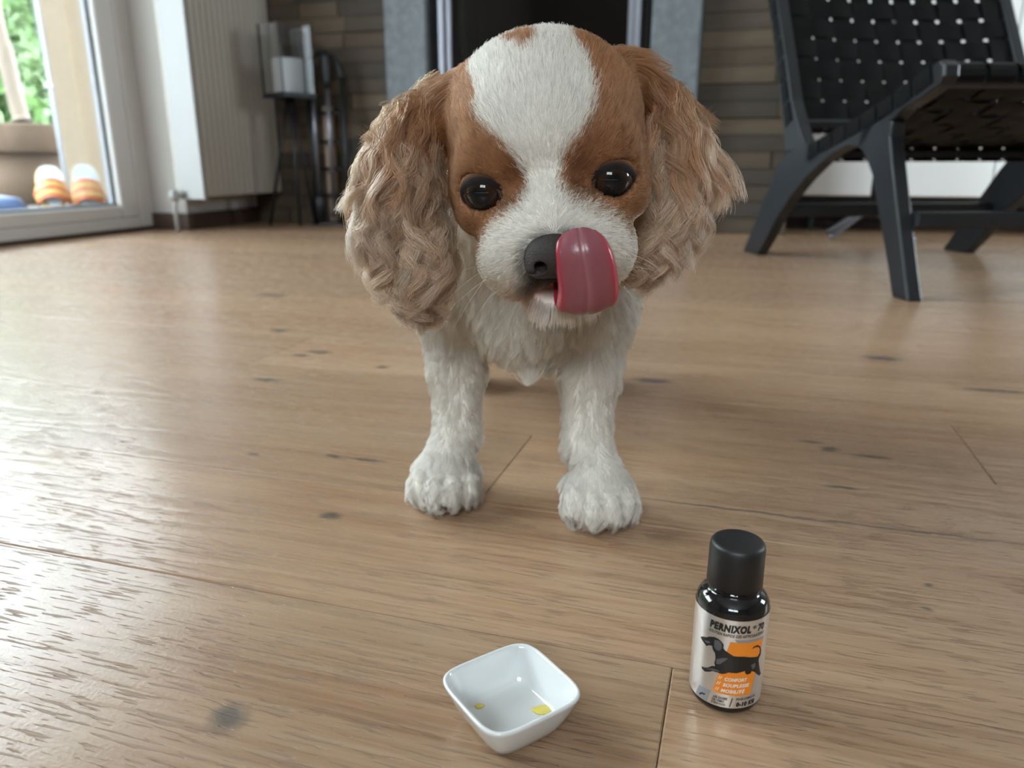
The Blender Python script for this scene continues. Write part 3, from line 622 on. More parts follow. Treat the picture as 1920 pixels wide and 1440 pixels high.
for pl in ([(-10.6, 30.5), (-7.5, 32.2), (-5.2, 32.6), (-6.5, 30.8), (-8.8, 28.2), (-10.4, 27.8)], [(-17.6, 37.4), (-15, 38.3), (-14.2, 37.6), (-16.6, 36.6)], [(-15.6, 22.4), (-12, 24.6), (-9, 24.7), (-8.5, 24.0), (-12, 23.6)], [(6.4, 28.6), (8.8, 29.2), (9.2, 26.6), (7.4, 25.6)]):
    wpoly('printed_highlight', pl, M['sheen_ink'], lab_o, DL+.00003)
for s, z in ((-8.6, 20.1), (-9.1, 16.8), (-9.6, 13.4)):
    for q in (0, .9): wpoly('printed_slash', [(s+q-.5, z), (s+q-.15, z), (s+q+.75, z+2.0), (s+q+.4, z+2.0)], M['white_ink'], lab_o, TL)
wpoly('printed_slash', [(-2.65, 5.4), (-2.25, 5.4), (-1.2, 10.4), (-1.6, 10.4)], M['ink'], lab_o, TL)
text('PERNIXOL', -15.3, 4.5, 46.75, 3.9, M['ink'], .070, .14); text('®', 5.4, 7.4, 48.4, 1.9, M['ink'], .012); text('70', 8.3, 12.6, 46.9, 3.6, M['ink'], .045, .14)
text('SOUTIEN RAPIDE DES ARTICULATIONS', -15.5, 12.8, 44.1, 1.55, M['ink'], .020, .08)
text('CONFORT', -5.9, 4.9, 19.9, 1.9, M['white_ink'], .040, .2); text('SOUPLESSE', -6.5, 6.5, 16.6, 1.9, M['white_ink'], .040, .2); text('MOBILITÉ', -7.2, 4.2, 13.3, 1.9, M['white_ink'], .040, .2)
text('x30 DOSES', -10.7, -3.9, 9.0, 1.25, M['ink'], .030); text('DE 70MG', -11.0, -5.3, 7.3, 1.25, M['ink'], .030); text("D'EPA+DHA", -11.3, -4.5, 5.6, 1.25, M['ink'], .022)
text('POUR CHIENS DE', .5, 11.0, 9.2, 1.25, M['ink'], .022); text('0-10 KG', .6, 11.0, 5.8, 2.3, M['ink'], .070, .14)
tube_pts = [(-18.2, 6.6), (-17.6, 7.6), (-16.9, 7.9), (-16.3, 8.6), (-15.6, 8.2), (-15.0, 8.8), (-14.6, 8.3), (-15.4, 7.4), (-16.2, 7.6), (-17.0, 6.9), (-17.7, 6.0)]
wpoly('printed_mark', tube_pts, M['ink'], lab_o, TL)
# ---------------------------------------------------------------- dog: signed distance modelling
def unit(v):
    v = np.asarray(v, float); return v/np.maximum(np.linalg.norm(v, axis=-1, keepdims=True), 1e-9)
ROLL, PITCH = math.radians(6.7), math.radians(20)
HB = np.array([0, -math.cos(PITCH), -math.sin(PITCH)])
_u = np.array([0, -math.sin(PITCH), math.cos(PITCH)]); _r = np.array([1.0, 0, 0])
HA = _r*math.cos(ROLL)+_u*math.sin(ROLL)
HC = -_r*math.sin(ROLL)+_u*math.cos(ROLL)
HO = np.array([.0194, .466, .2725])
HM = np.stack([HA, HB, HC])                      # rows: head right, snout, head up
def to_head(p): return (p-HO)@HM.T
def from_head(q): return np.asarray(q, float)@HM+HO
def ell(p, c, r):
    q = (p-np.array(c))/np.array(r); k0 = np.sqrt((q*q).sum(-1)); q2 = q/np.array(r)
    k1 = np.sqrt((q2*q2).sum(-1))+1e-9
    return k0*(k0-1)/k1
def cone(p, a, b, ra, rb):
    a = np.array(a); b = np.array(b); ab = b-a
    t = np.clip(((p-a)@ab)/(ab@ab), 0, 1)
    return np.sqrt(((p-a-t[..., None]*ab)**2).sum(-1))-(ra+(rb-ra)*t)
def smin(a, b, k):
    h = np.clip(.5+.5*(b-a)/k, 0, 1); return b*(1-h)+a*h-k*h*(1-h)
def smax(a, b, k): return -smin(-a, -b, k)
EYES = [np.array([-.0353, .0432, -.0106]), np.array([.0325, .0440, -.0110])]
EYE_R = .0128
def sdf_head(p):
    q = to_head(p)
    d = ell(q, (0, -.003, .004), (.0560, .055, .0515))
    d = smin(d, ell(q, (0, .026, .004), (.040, .028, .034)), .015)
    for s in (-1, 1):
        d = smin(d, ell(q, (s*.030, .038, .003), (.016, .012, .011)), .010)      # brow
        d = smin(d, ell(q, (s*.034, .024, -.021), (.022, .029, .024)), .016)     # cheek
        d = smin(d, ell(q, (s*.0350, .043, -.024), (.014, .013, .012)), .010)    # under the eye
        d = smin(d, ell(q, (s*.0205, .061, -.0430), (.0235, .022, .0225)), .008) # flews
    d = smin(d, ell(q, (0, .054, -.033), (.034, .029, .024)), .010)              # muzzle
    d = smin(d, ell(q, (0, .052, -.016), (.014, .020, .014)), .010)              # bridge
    d = smin(d, ell(q, (.001, .058, -.0660), (.024, .022, .0125)), .006)         # chin
    d = smin(d, ell(q, (0, .030, -.054), (.034, .036, .021)), .012)              # lower jaw
    m = ell(q, (.004, .083, -.0590), (.018, .020, .0055))                         # open mouth
    d = smax(d, -m, .004)
    for e in EYES: d = smax(d, -(np.sqrt(((q-e)**2).sum(-1))-EYE_R*.96), .004)
    return d
LEGS = {  # elbow, mid forearm, wrist, paw centre
 'l': [(-.047, .600, .150), (-.0445, .590, .100), (-.0445, .578, .048), (-.0520, .560, .020)],
 'r': [(.066, .580, .150), (.0600, .566, .100), (.0580, .552, .048), (.0655, .530, .020)]}
def sdf_body(p):
    d = cone(p, (.014, .640, .205), (.030, .850, .212), .083, .072)
    d = smin(d, ell(p, (.013, .610, .185), (.070, .070, .066)), .030)              # chest
    d = smin(d, cone(p, (.014, .600, .235), (.019, .500, .262), .064, .050), .030) # neck
    d = smin(d, ell(p, (.012, .572, .138), (.036, .036, .030)), .030)
    d = smin(d, cone(p, (.014, .566, .135), (.020, .560, .112), .022, .006), .016)              # breast
    for L in LEGS.values():
        e, m, w, c = [np.array(v) for v in L]
        sh = np.array([e[0]*1.05, e[1]+.025, .20])
        d = smin(d, cone(p, sh, e, .040, .0265), .020)
        d = smin(d, cone(p, e, m, .0255, .0215), .012)
        d = smin(d, cone(p, m, w, .0208, .0168), .008)
        d = smin(d, cone(p, w, c+np.array([0, .006, .012]), .0150, .0165), .010)
        d = smin(d, ell(p, c+np.array([0, .004, -.002]), (.0250, .027, .0185)), .008)
        for k, (tx, ty) in enumerate([(-.0185, -.014), (-.0065, -.0235), (.0065, -.0235), (.0185, -.014)]):
            d = smin(d, ell(p, c+np.array([tx, ty, -.006]), (.0085, .0140, .0130)), .005)
    for sx, px in ((-1, -.050), (1, .105)):                                          # hind legs
        th = np.array([.030+sx*.045, .860, .19])
        kn = np.array([px-sx*.004, .835, .125]); hk = np.array([px, .915, .070]); pa = np.array([px, .885, .022])
        d = smin(d, cone(p, th, kn, .062, .040), .03)
        d = smin(d, cone(p, kn, hk, .034, .0165), .015)
        d = smin(d, cone(p, hk, pa, .0155, .0150), .008)
        d = smin(d, ell(p, pa+np.array([0, -.012, -.006]), (.0215, .030, .0150)), .008)
    d = smin(d, cone(p, (.030, .915, .245), (.030, .965, .235), .022, .014), .012)    # tail root
    d = smin(d, cone(p, (.030, .965, .235), (.032, 1.01, .170), .015, .006), .010)
    return d
def sdf_dog(p):
    d = smin(sdf_head(p), sdf_body(p), .016)
    d = smin(d, cone(p, (-.024, .480, .289), (-.056, .477, .274), .018, .013), .014)   # ear roots
    d = smin(d, cone(p, (.062, .488, .303), (.091, .489, .288), .018, .013), .014)
    return smax(d, .0005-p[..., 2], .004)
def sdf_ear(p, pts):
    d = None
    for (a, b) in zip(pts[:-1], pts[1:]):
        q = p.copy(); q0 = np.array(a[:3]); q1 = np.array(b[:3])
        # flatten in depth
        s = np.array([1, 1.7, 1.0])
        e = cone(q*s, q0*s, q1*s, a[3], b[3])
        d = e if d is None else smin(d, e, .012)
    return d
def surface_nets(f, lo, hi, h):
    lo = np.array(lo, float); n = np.ceil((np.array(hi)-lo)/h).astype(int)+1
    xs = [lo[i]+h*np.arange(n[i]) for i in range(3)]
    F = np.empty(n, np.float32)
    for i in range(n[0]):
        Y, Z = np.meshgrid(xs[1], xs[2], indexing='ij')
        P = np.stack([np.full_like(Y, xs[0][i]), Y, Z], -1)
        F[i] = f(P.reshape(-1, 3)).reshape(Y.shape)
    S = F < 0
    acc = np.zeros((n[0]-1, n[1]-1, n[2]-1, 3), np.float32); cnt = np.zeros(n-1, np.float32)
    corners = [(i, j, k) for i in (0, 1) for j in (0, 1) for k in (0, 1)]
    def sl(c): return tuple(slice(c[a], n[a]-1+c[a]) for a in range(3))
    for ci, c in enumerate(corners):
        for ax in range(3):
            if c[ax]: continue
            d = list(c); d[ax] = 1
            f0, f1 = F[sl(c)], F[sl(d)]; cr = S[sl(c)] != S[sl(d)]
            t = np.where(cr, f0/np.where(cr, f0-f1, 1), 0)
            cnt += cr
            for b in range(3): acc[..., b] += np.where(cr, (t if b == ax else c[b]), 0)
    act = cnt > 0
    idx = -np.ones(act.shape, int); idx[act] = np.arange(act.sum())
    cells = np.argwhere(act)
    V = lo+h*(cells+acc[act]/cnt[act][:, None])
    faces = []
    for ax in range(3):
        o1, o2 = [(1, 2), (2, 0), (0, 1)][ax]
        s0 = [slice(1, n[a]-1) for a in range(3)]; s0[ax] = slice(0, n[ax]-1)
        s1 = list(s0); s1[ax] = slice(1, n[ax])
        A, B = S[tuple(s0)], S[tuple(s1)]
        e = np.argwhere(A != B)
        base = e.copy()
        for a in range(3):
            if a != ax: base[:, a] += 1
        flip = A[tuple(e.T)]
        def cell(da, db):
            q = base.copy(); q[:, o1] -= da; q[:, o2] -= db
            return idx[tuple(q.T)]
        quad = np.stack([cell(1, 1), cell(0, 1), cell(0, 0), cell(1, 0)], 1)
        quad[~flip] = quad[~flip][:, ::-1]
        faces.append(quad)
    return V, np.concatenate(faces)
def sdf_normals(f, V, e=.0008):
    g = np.stack([f(V+e*np.eye(3)[i])-f(V-e*np.eye(3)[i]) for i in range(3)], -1)
    return unit(g)
# ------------------------------------------------------------------ the dog
DY = .56
dog = empty('dog', (-DY*math.sin(YAW), DY*math.cos(YAW), 0), YAW, label='chestnut and white spaniel standing on the floor licking its nose', category='dog')
OFF = np.array([0, DY, 0])
EAR_L = [(-.0425, .480, .2985, .0082), (-.0560, .477, .2805, .0130), (-.0645, .470, .2560, .0155), (-.0660, .466, .2300, .0170), (-.0610, .462, .2070, .0165), (-.0570, .460, .1890, .0115)]
EAR_R = [(.0780, .492, .3060, .0083), (.0885, .489, .2900, .0126), (.0935, .482, .2724, .0145), (.0940, .478, .2480, .0150), (.0900, .474, .2260, .0140), (.0840, .472, .2090, .0095)]
LW = [[-.663, .758], [-.60, .66], [-.448, .496], [-.356, .367], [-.352, .275], [-.301, .217], [-.214, .163], [-.151, .1], [-.107, .029], [-.103, -.033], [-.099, -.067], [-.157, -.11], [-.225, -.15], [-.26, -.192], [-.263, -.214], [-.283, -.28]]
RW = [[.416, 1.105], [.296, .739], [.299, .587], [.291, .432], [.265, .302], [.226, .226], [.169, .16], [.111, .11], [.068, .056], [.043, -.008], [.037, -.042], [.08, -.084], [.151, -.119], [.218, -.156], [.248, -.192], [.250, -.219]]
WHITE_POLY = np.array([[-.9, 1.5]]+LW+[[-.6, -.42], [-.9, -1.6], [.9, -1.6], [.6, -.36]]+RW[::-1]+[[.5, 1.6]])
SPOT_POLY = np.array([[-.373, .96], [-.3, 1.02], [-.025, 1.13], [-.002, .8], [-.068, .66], [-.153, .748], [-.292, .859]])
def poly_sd(P, poly):
    """signed distance to a polygon, negative inside"""
    best = np.full(len(P), 1e9); inside = np.zeros(len(P), bool)
    for a, b in zip(poly, np.roll(poly, -1, 0)):
        ab = b-a; t = np.clip(((P-a)@ab)/(ab@ab), 0, 1); best = np.minimum(best, np.linalg.norm(P-a-t[:, None]*ab, axis=1))
        c = ((a[1] > P[:, 1]) != (b[1] > P[:, 1])); xx = a[0]+(P[:, 1]-a[1])*(ab[0])/(ab[1] if ab[1] else 1e-9)
        inside ^= c & (P[:, 0] < xx)
    return np.where(inside, -best, best)
CH = np.array([.300, .128, .054]); CH_D = np.array([.150, .048, .017]); WH = np.array([.84, .78, .695]); BLK = np.array([.016, .013, .012]); PINK = np.array([.50, .26, .21])
NOSE_C = np.array([-.002, .0830, -.0352])
def smooth(x, a, b):
    t = np.clip((x-a)/(b-a), 0, 1); return t*t*(3-2*t)
def coat(P, jit=0.):
    """coat colour at points (cam-side dog frame)"""
    q = to_head(P); d = unit(q); st = d[:, [0, 2]]/np.maximum(1+d[:, 1:2], .05)
    if jit: st = st+rng.normal(size=st.shape)*jit
    wf = 1-smooth(poly_sd(st, WHITE_POLY), -.012, .012)
    wf = wf*smooth(poly_sd(st, SPOT_POLY), -.03, .03)
    head = 1-smooth(sdf_head(P)-sdf_body(P), -.004, .012)
    w = 1-head*(1-wf)
    back = smooth(P[:, 2], .235, .26)*smooth(P[:, 1], .66, .70); w = w*(1-back)
    g = np.zeros(len(P))
    for s_ in ((-.135, .011), (.126, -.018)): g = np.maximum(g, np.exp(-((st-np.array(s_))**2).sum(1)/(2*.045**2)))
    br = CH*(1-g[:, None]*.75)+CH_D*g[:, None]*.75
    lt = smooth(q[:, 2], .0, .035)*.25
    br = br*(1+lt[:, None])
    c = br*(1-w[:, None])+WH*w[:, None]
    def blend(m, col):
        m = (np.clip(m, 0, 1)*head)[:, None]; return c*(1-m)+col*m
    for s_, e in zip((-1, 1), EYES):
        r = np.linalg.norm(q-e, axis=1); c = blend(1-smooth(r, EYE_R*1.02, EYE_R*1.20), np.array([.030, .017, .012]))
        r = np.linalg.norm((q-e-np.array([-s_*.0125, .009, -.006]))/np.array([.0075, .008, .0075]), axis=1); c = blend((1-smooth(r, .3, 1.3))*.95, np.array([.045, .022, .014]))
        r = np.linalg.norm((q-e-np.array([-s_*.013, .010, -.014]))/np.array([.007, .01, .006]), axis=1); c = blend((1-smooth(r, .3, 1.5))*.6, CH*.8)
    r = np.linalg.norm((q-NOSE_C-np.array([.002, -.002, -.001]))/np.array([.0215, .03, .0150]), axis=1); c = blend((1-smooth(r, .72, 1.15))*.93, BLK*2.2)
    r = np.linalg.norm((q-np.array([-.008, .080, -.051]))/np.array([.016, .018, .013]), axis=1); c = blend((1-smooth(r, .45, 1.25))*.93, np.array([.040, .030, .026]))
    lip = np.exp(-((q[:, 2]+.0600)/.0045)**2)*smooth(q[:, 1], .050, .064)*(1-smooth(abs(q[:, 0]), .026, .034)); c = blend(lip*.75, PINK)
    return c
def skin_mat():
    m, nt, b = nodes('dog_coat'); a = N(nt, 'ShaderNodeAttribute', attribute_name='coat'); L(nt, a.outputs['Color'], b.inputs['Base Color'])
    b.inputs['Roughness'].default_value = .75; b.inputs['Specular IOR Level'].default_value = .15
    BUMP(nt, b, NOISE(nt, OBJC(nt), 700, 3), .4, .0008); return m
def fur_mat(mixf=.35, rough=.38):
    m, nt, b = nodes('dog_fur'); nt.nodes.remove(b); out = nt.nodes['Material Output']
    a = N(nt, 'ShaderNodeAttribute', attribute_name='fcol'); nn = N(nt, 'ShaderNodeAttribute', attribute_name='fnrm')
    vt = N(nt, 'ShaderNodeVectorTransform', vector_type='NORMAL', convert_from='OBJECT', convert_to='WORLD'); L(nt, nn.outputs['Vector'], vt.inputs[0])
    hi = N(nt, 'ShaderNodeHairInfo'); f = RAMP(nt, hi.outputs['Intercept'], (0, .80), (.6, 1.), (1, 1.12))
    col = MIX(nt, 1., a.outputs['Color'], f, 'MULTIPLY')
    df = N(nt, 'ShaderNodeBsdfDiffuse'); L(nt, col, df.inputs[0]); L(nt, vt.outputs[0], df.inputs['Normal'])
    hr = N(nt, 'ShaderNodeBsdfHairPrincipled'); hr.parametrization = 'COLOR'; L(nt, col, hr.inputs['Color']); hr.inputs['Roughness'].default_value = rough; hr.inputs['Radial Roughness'].default_value = .5
    mx = N(nt, 'ShaderNodeMixShader'); mx.inputs[0].default_value = mixf
    L(nt, df.outputs[0], mx.inputs[1]); L(nt, hr.outputs[0], mx.inputs[2]); L(nt, mx.outputs[0], out.inputs[0]); return m
M['coat'] = skin_mat(); M['fur'] = fur_mat(); M['ear_fur'] = fur_mat(.55, .28)
def sdf_object(name, f, lo, hi, h, m, parent, colour=None, xf=None):
    V, Q = surface_nets(f, lo, hi, h)
    Nn = sdf_normals(f, V); V = V-Nn*np.clip(f(V), -h, h)[:, None]
    W_ = V if xf is None else xf(V)
    me = bpy.data.meshes.new(name); me.from_pydata((W_-OFF).tolist(), [], Q.tolist()); me.update()
    if colour is not None:
        at = me.color_attributes.new('coat', 'FLOAT_COLOR', 'POINT'); c = colour(V)
        at.data.foreach_set('color', np.concatenate([c, np.ones((len(c), 1))], 1).astype(np.float32).ravel())
    o = add(name, me, m, parent, smooth=True)
    return o, V, Nn, Q
body, BV, BN, BQ = sdf_object('body', sdf_dog, (-.115, .345, -.012), (.165, 1.03, .345), .0030, M['coat'], dog, coat)
def sample(V, Nn, Q, n, weight):
    T = np.concatenate([Q[:, [0, 1, 2]], Q[:, [0, 2, 3]]]); a, b, c = V[T[:, 0]], V[T[:, 1]], V[T[:, 2]]
    ar = np.linalg.norm(np.cross(b-a, c-a), axis=1)*weight((a+b+c)/3)
    i = rng.choice(len(T), n, p=ar/ar.sum()); u = rng.random((n, 2)); fl = u.sum(1) > 1; u[fl] = 1-u[fl]
    w0, w1, w2 = (1-u.sum(1))[:, None], u[:, :1], u[:, 1:]; t = T[i]
    return V[t[:, 0]]*w0+V[t[:, 1]]*w1+V[t[:, 2]]*w2, unit(Nn[t[:, 0]]*w0+Nn[t[:, 1]]*w1+Nn[t[:, 2]]*w2)
def hair_object(name, P, col, nrm, r0, parent, taper=.35, m='fur'):
    """P: (n, k, 3) strand points"""
    n, k = P.shape[:2]; hc = bpy.data.hair_curves.new(name); hc.add_curves([k]*n)
    hc.attributes['position'].data.foreach_set('vector', (P-OFF).astype(np.float32).ravel())
    rad = hc.attributes.get('radius') or hc.attributes.new('radius', 'FLOAT', 'POINT')
    rr = np.asarray(r0, float)*np.ones(n); prof_ = 1-(1-taper)*np.linspace(0, 1, k)**1.5
    rad.data.foreach_set('value', (rr[:, None]*prof_[None]).astype(np.float32).ravel())
    a = hc.attributes.new('fcol', 'FLOAT_COLOR', 'CURVE'); a.data.foreach_set('color', np.concatenate([np.clip(col, 0, 1), np.ones((n, 1))], 1).astype(np.float32).ravel())
    b = hc.attributes.new('fnrm', 'FLOAT_VECTOR', 'CURVE'); b.data.foreach_set('vector', nrm.astype(np.float32).ravel())
    hc.materials.append(M[m]); o = bpy.data.objects.new(name, hc); COL.objects.link(o); o.parent = parent; return o
def tangent(d, n): return unit(d-n*(d*n).sum(1)[:, None])
def strands(Rt, Nn, D, Ln, lift, k=6, curl=0., clump=None, cl_w=.6):
    n = len(Rt); t = np.linspace(0, 1, k)[None, :, None]
    T = tangent(D+rng.normal(size=D.shape)*.08, Nn); L_ = (Ln*rng.uniform(.7, 1.15, n))[:, None, None]
    up = lift[:, None, None]*rng.uniform(.6, 1.4, (n, 1, 1))
    P = Rt[:, None]+L_*(T[:, None]*t+Nn[:, None]*up*(t*(1.6-t)))
    if clump:
        m = max(2, n//clump); gi = rng.choice(n, m, replace=False); kd = kdtree.KDTree(m)
        for i, g in enumerate(gi): kd.insert(Rt[g], i)
        kd.balance(); near = np.array([kd.find(p)[1] for p in Rt]); G = P[gi[near]]
        if np.any(curl):
            S = np.cross(T, Nn); ph = rng.uniform(0, 6.28, m)[near][:, None, None]; fr = rng.uniform(.7, 1.3, m)[near][:, None, None]
            wv = (curl*np.ones(n))[:, None, None]*t*(S[:, None]*np.sin(ph+6.28*fr*t)+Nn[:, None]*.5*np.cos(ph+6.28*fr*t)); P = P+wv
            G = G+wv
        P = P*(1-cl_w*t**1.3)+G*(cl_w*t**1.3)
    P[:, :, 2] = np.maximum(P[:, :, 2], .0008)
    return P
# --- head fur
def head_w(c):
    q = to_head(c); h_ = sdf_head(c) < sdf_body(c)+.004
    w_ = np.where(h_, 1., 0.)*np.where(q[:, 1] > -.02, 1., .35)
    for e in EYES: w_ *= np.linalg.norm(q-e, axis=1) > EYE_R*1.12
    w_ *= np.linalg.norm((q-NOSE_C)/np.array([.0155, .012, .0118]), axis=1) > 1
    w_ *= ~((ell(q, (.004, .083, -.0590), (.020, .024, .0072)) < 0))
    return w_
Rt, Nn = sample(BV, BN, BQ, 125000, head_w); q = to_head(Rt)
D = unit(q-np.array([0, .095, -.018]))@HM
D = np.where((q[:, 2] < -.055)[:, None], unit(D+np.array([0, .2, -.8])), D)
ln_ = .0115+.004*smooth(-q[:, 1], -.02, .03)+.004*smooth(-q[:, 2], .05, .07)
ln_ *= 1-.55*smooth(q[:, 1], .036, .062)*(1-smooth(-q[:, 2], .048, .062))
for e in EYES: ln_ *= .40+.60*smooth(np.linalg.norm(q-e, axis=1), EYE_R*1.1, EYE_R*1.9)
mott = sum(np.sin(q@(rng.normal(size=3)*w_)+rng.uniform(0, 6)) for w_ in (260, 340, 420, 520, 650, 800))/6
col = coat(Rt, .016)*rng.uniform(.82, 1.12, (len(Rt), 1))*(1+.28*mott[:, None]*(1-smooth(coat(Rt)[:, 2], .12, .4))[:, None])
for E_, sd_ in ((EAR_L, -1), (EAR_R, 1)):
    dE = np.min([np.linalg.norm(Rt-np.array(e[:3]), axis=1)-e[3] for e in E_[:2]], 0); k_ = 1-smooth(dE, .004, .030)
    ln_ = ln_+.016*k_; D = D*(1-k_[:, None])+np.array([sd_*.9, -.1, -.7])*k_[:, None]
P = strands(Rt, Nn, D, ln_, .16+0*ln_+.16*smooth(q[:, 2], .02, .05), 7, .0005, 16, .38)
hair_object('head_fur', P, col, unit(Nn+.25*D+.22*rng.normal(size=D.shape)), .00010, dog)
# --- body, leg and paw fur
def body_w(c):
    h_ = sdf_head(c) < sdf_body(c)+.002
    w_ = np.where(h_, 0., 1.)*np.where(c[:, 1] < .66, 1., .18); return w_*np.where(c[:, 2] < .05, 1.6, 1.)*(c[:, 2] > .003)
Rt, Nn = sample(BV, BN, BQ, 95000, body_w); z = Rt[:, 2]
D = np.zeros_like(Rt); D[:, 2] = -1; D[:, 1] = .25
paw = smooth(-z, -.045, -.026); D = D*(1-paw[:, None])+np.array([0, -.85, -.45])*paw[:, None]
ln_ = np.where(z > .115, .019, .0125); ln_ = ln_*(1+.10*paw)
cu = np.where(z > .115, .0022, .0020)
col = coat(Rt)*rng.uniform(.88, 1.08, (len(Rt), 1))
P = strands(Rt, Nn, D, ln_, np.where(z > .115, .30, .28), 7, cu, 30, .62)
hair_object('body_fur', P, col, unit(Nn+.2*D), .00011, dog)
# breast tuft
nt_ = 1600; Rt = np.array([.020, .552, .118])+rng.normal(size=(nt_, 3))*np.array([.008, .005, .005]); Nn = np.tile(unit(np.array([0, -1., -.1])), (nt_, 1))
P = strands(Rt, Nn, np.tile(np.array([.05, .1, -1.]), (nt_, 1)), np.full(nt_, .016), np.full(nt_, .10), 8, .002, 800, .85)
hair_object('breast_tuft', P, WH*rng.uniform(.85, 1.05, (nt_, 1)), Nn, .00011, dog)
# --- ears: leather flap with curled locks
TAN = np.array([.52, .330, .205]); PALE = np.array([.76, .62, .48])
def make_ear(pts, side, seed, nlock=270):
    f = lambda p: sdf_ear(p, pts)
    A = np.array(pts); lo = A[:, :3].min(0)-.024; hi = A[:, :3].max(0)+.024
    ztop, zbot = A[0, 2], A[-1, 2]
    def ecol(V):
        t = np.clip((ztop-V[:, 2])/(ztop-zbot), 0, 1)[:, None]; return (CH*(1-t)+TAN*.75*t)*.8
    o, V, Nn_, Q = sdf_object('ear', f, lo, hi, .0025, M['coat'], dog, ecol)
    Rt, Nn = sample(V, Nn_, Q, nlock, lambda c: np.where(c[:, 1] < A[:, 1].mean()+.004, 1., .25))
    k, ns = 18, 95; t = np.linspace(0, 1, k)
    allP, allC, allN = [], [], []
    for r, n_ in zip(Rt, Nn):
        s = (ztop-r[2])/(ztop-zbot); s = min(max(s, 0), 1)
        down = np.array([side*(.20*(1-s)-.12*s), 0, -1.])+rng.normal(size=3)*np.array([.16, .10, .1]); down = unit(down-n_*(down@n_)*.85)
        Ln_ = rng.uniform(.042, .070)*(1-.60*s)*(1-.45*(s < .18)); sd = unit(np.cross(down, n_)); amp = rng.uniform(.0036, .0068); ph = rng.uniform(0, 6.28); fr = rng.uniform(1.0, 1.8)*rng.choice([-1, 1])
        T = t[:, None]; am = amp*(.25+.75*T**.6)*smooth(s, -.1, .35)
        lane = r+down*Ln_*T+n_*(.0045*np.sin(math.pi*T*.8)+.001)+am*(sd*np.cos(ph+6.28*fr*T)+n_*.5*np.sin(ph+6.28*fr*T))
        rr = rng.uniform(.0036, .0070)*np.sqrt(rng.random(ns)); an = rng.uniform(0, 6.28, ns)
        offs = (rr*np.cos(an))[:, None]*sd+(rr*np.sin(an))[:, None]*n_
        wd = (1-.80*t**1.1)[None, :, None]; lj = rng.uniform(.78, 1.06, ns)[:, None, None]
        fz = rng.normal(size=(ns, 1, 3))*.0011*t[None, :, None]+rng.normal(size=(ns, 1, 3))*.0007*np.sin(rng.uniform(0, 6.28, (ns, 1, 1))+rng.uniform(6, 14, (ns, 1, 1))*t[None, :, None])
        base = lane[0]+(lane-lane[0])[None]*lj
        Pq = base+offs[:, None]*wd+fz
        allP.append(Pq)
        m = smooth(s, .05, .55)*rng.uniform(.55, 1.1); c0 = CH*1.1*(1-m)+(TAN*(1-.35*m)+PALE*.35*m)*m
        allC.append(c0*rng.uniform(.70, 1.45)*rng.uniform(.80, 1.18, (ns, 1))); allN.append(unit(n_*.8+.9*unit(offs)))
    h_ = hair_object('ear_locks', np.concatenate(allP), np.concatenate(allC), np.concatenate(allN), .00012, o, .35, 'ear_fur')
    # short hairs on the flap, darkened as painted shade in gaps between locks
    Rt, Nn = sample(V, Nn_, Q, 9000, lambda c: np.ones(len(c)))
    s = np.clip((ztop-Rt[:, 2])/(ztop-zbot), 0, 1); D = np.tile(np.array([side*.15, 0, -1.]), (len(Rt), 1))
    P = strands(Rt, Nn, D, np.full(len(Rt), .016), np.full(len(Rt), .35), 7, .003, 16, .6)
    hair_object('ear_shaded_undercoat', P, (CH*(1-s[:, None])+TAN*.6*s[:, None])*rng.uniform(.75, 1.1, (len(Rt), 1)), Nn, .00011, o)
    return o
make_ear(EAR_L, -1, 1); make_ear(EAR_R, 1, 2)
# --- eyes
def eye_mat():
    m, nt, b = nodes('dog_eye'); t = N(nt, 'ShaderNodeTexCoord'); s = N(nt, 'ShaderNodeSeparateXYZ'); L(nt, t.outputs['Object'], s.inputs[0])
    r = MA(nt, 'SQRT', MA(nt, 'ADD', MA(nt, 'MULTIPLY', s.outputs[0], s.outputs[0]), MA(nt, 'MULTIPLY', s.outputs[1], s.outputs[1])))
    col = RAMP(nt, MA(nt, 'DIVIDE', r, EYE_R), (0, (.004, .005, .007)), (.42, (.005, .005, .006)), (.50, (.016, .008, .005)), (.68, (.030, .013, .007)), (.76, (.006, .005, .004)), (.84, (.12, .085, .07)), (.95, (.05, .035, .03)))
    L(nt, col, b.inputs['Base Color']); b.inputs['Roughness'].default_value = .04; b.inputs['Specular IOR Level'].default_value = .32; return m
M['eye'] = eye_mat(); M['eyelid'] = M['coat']
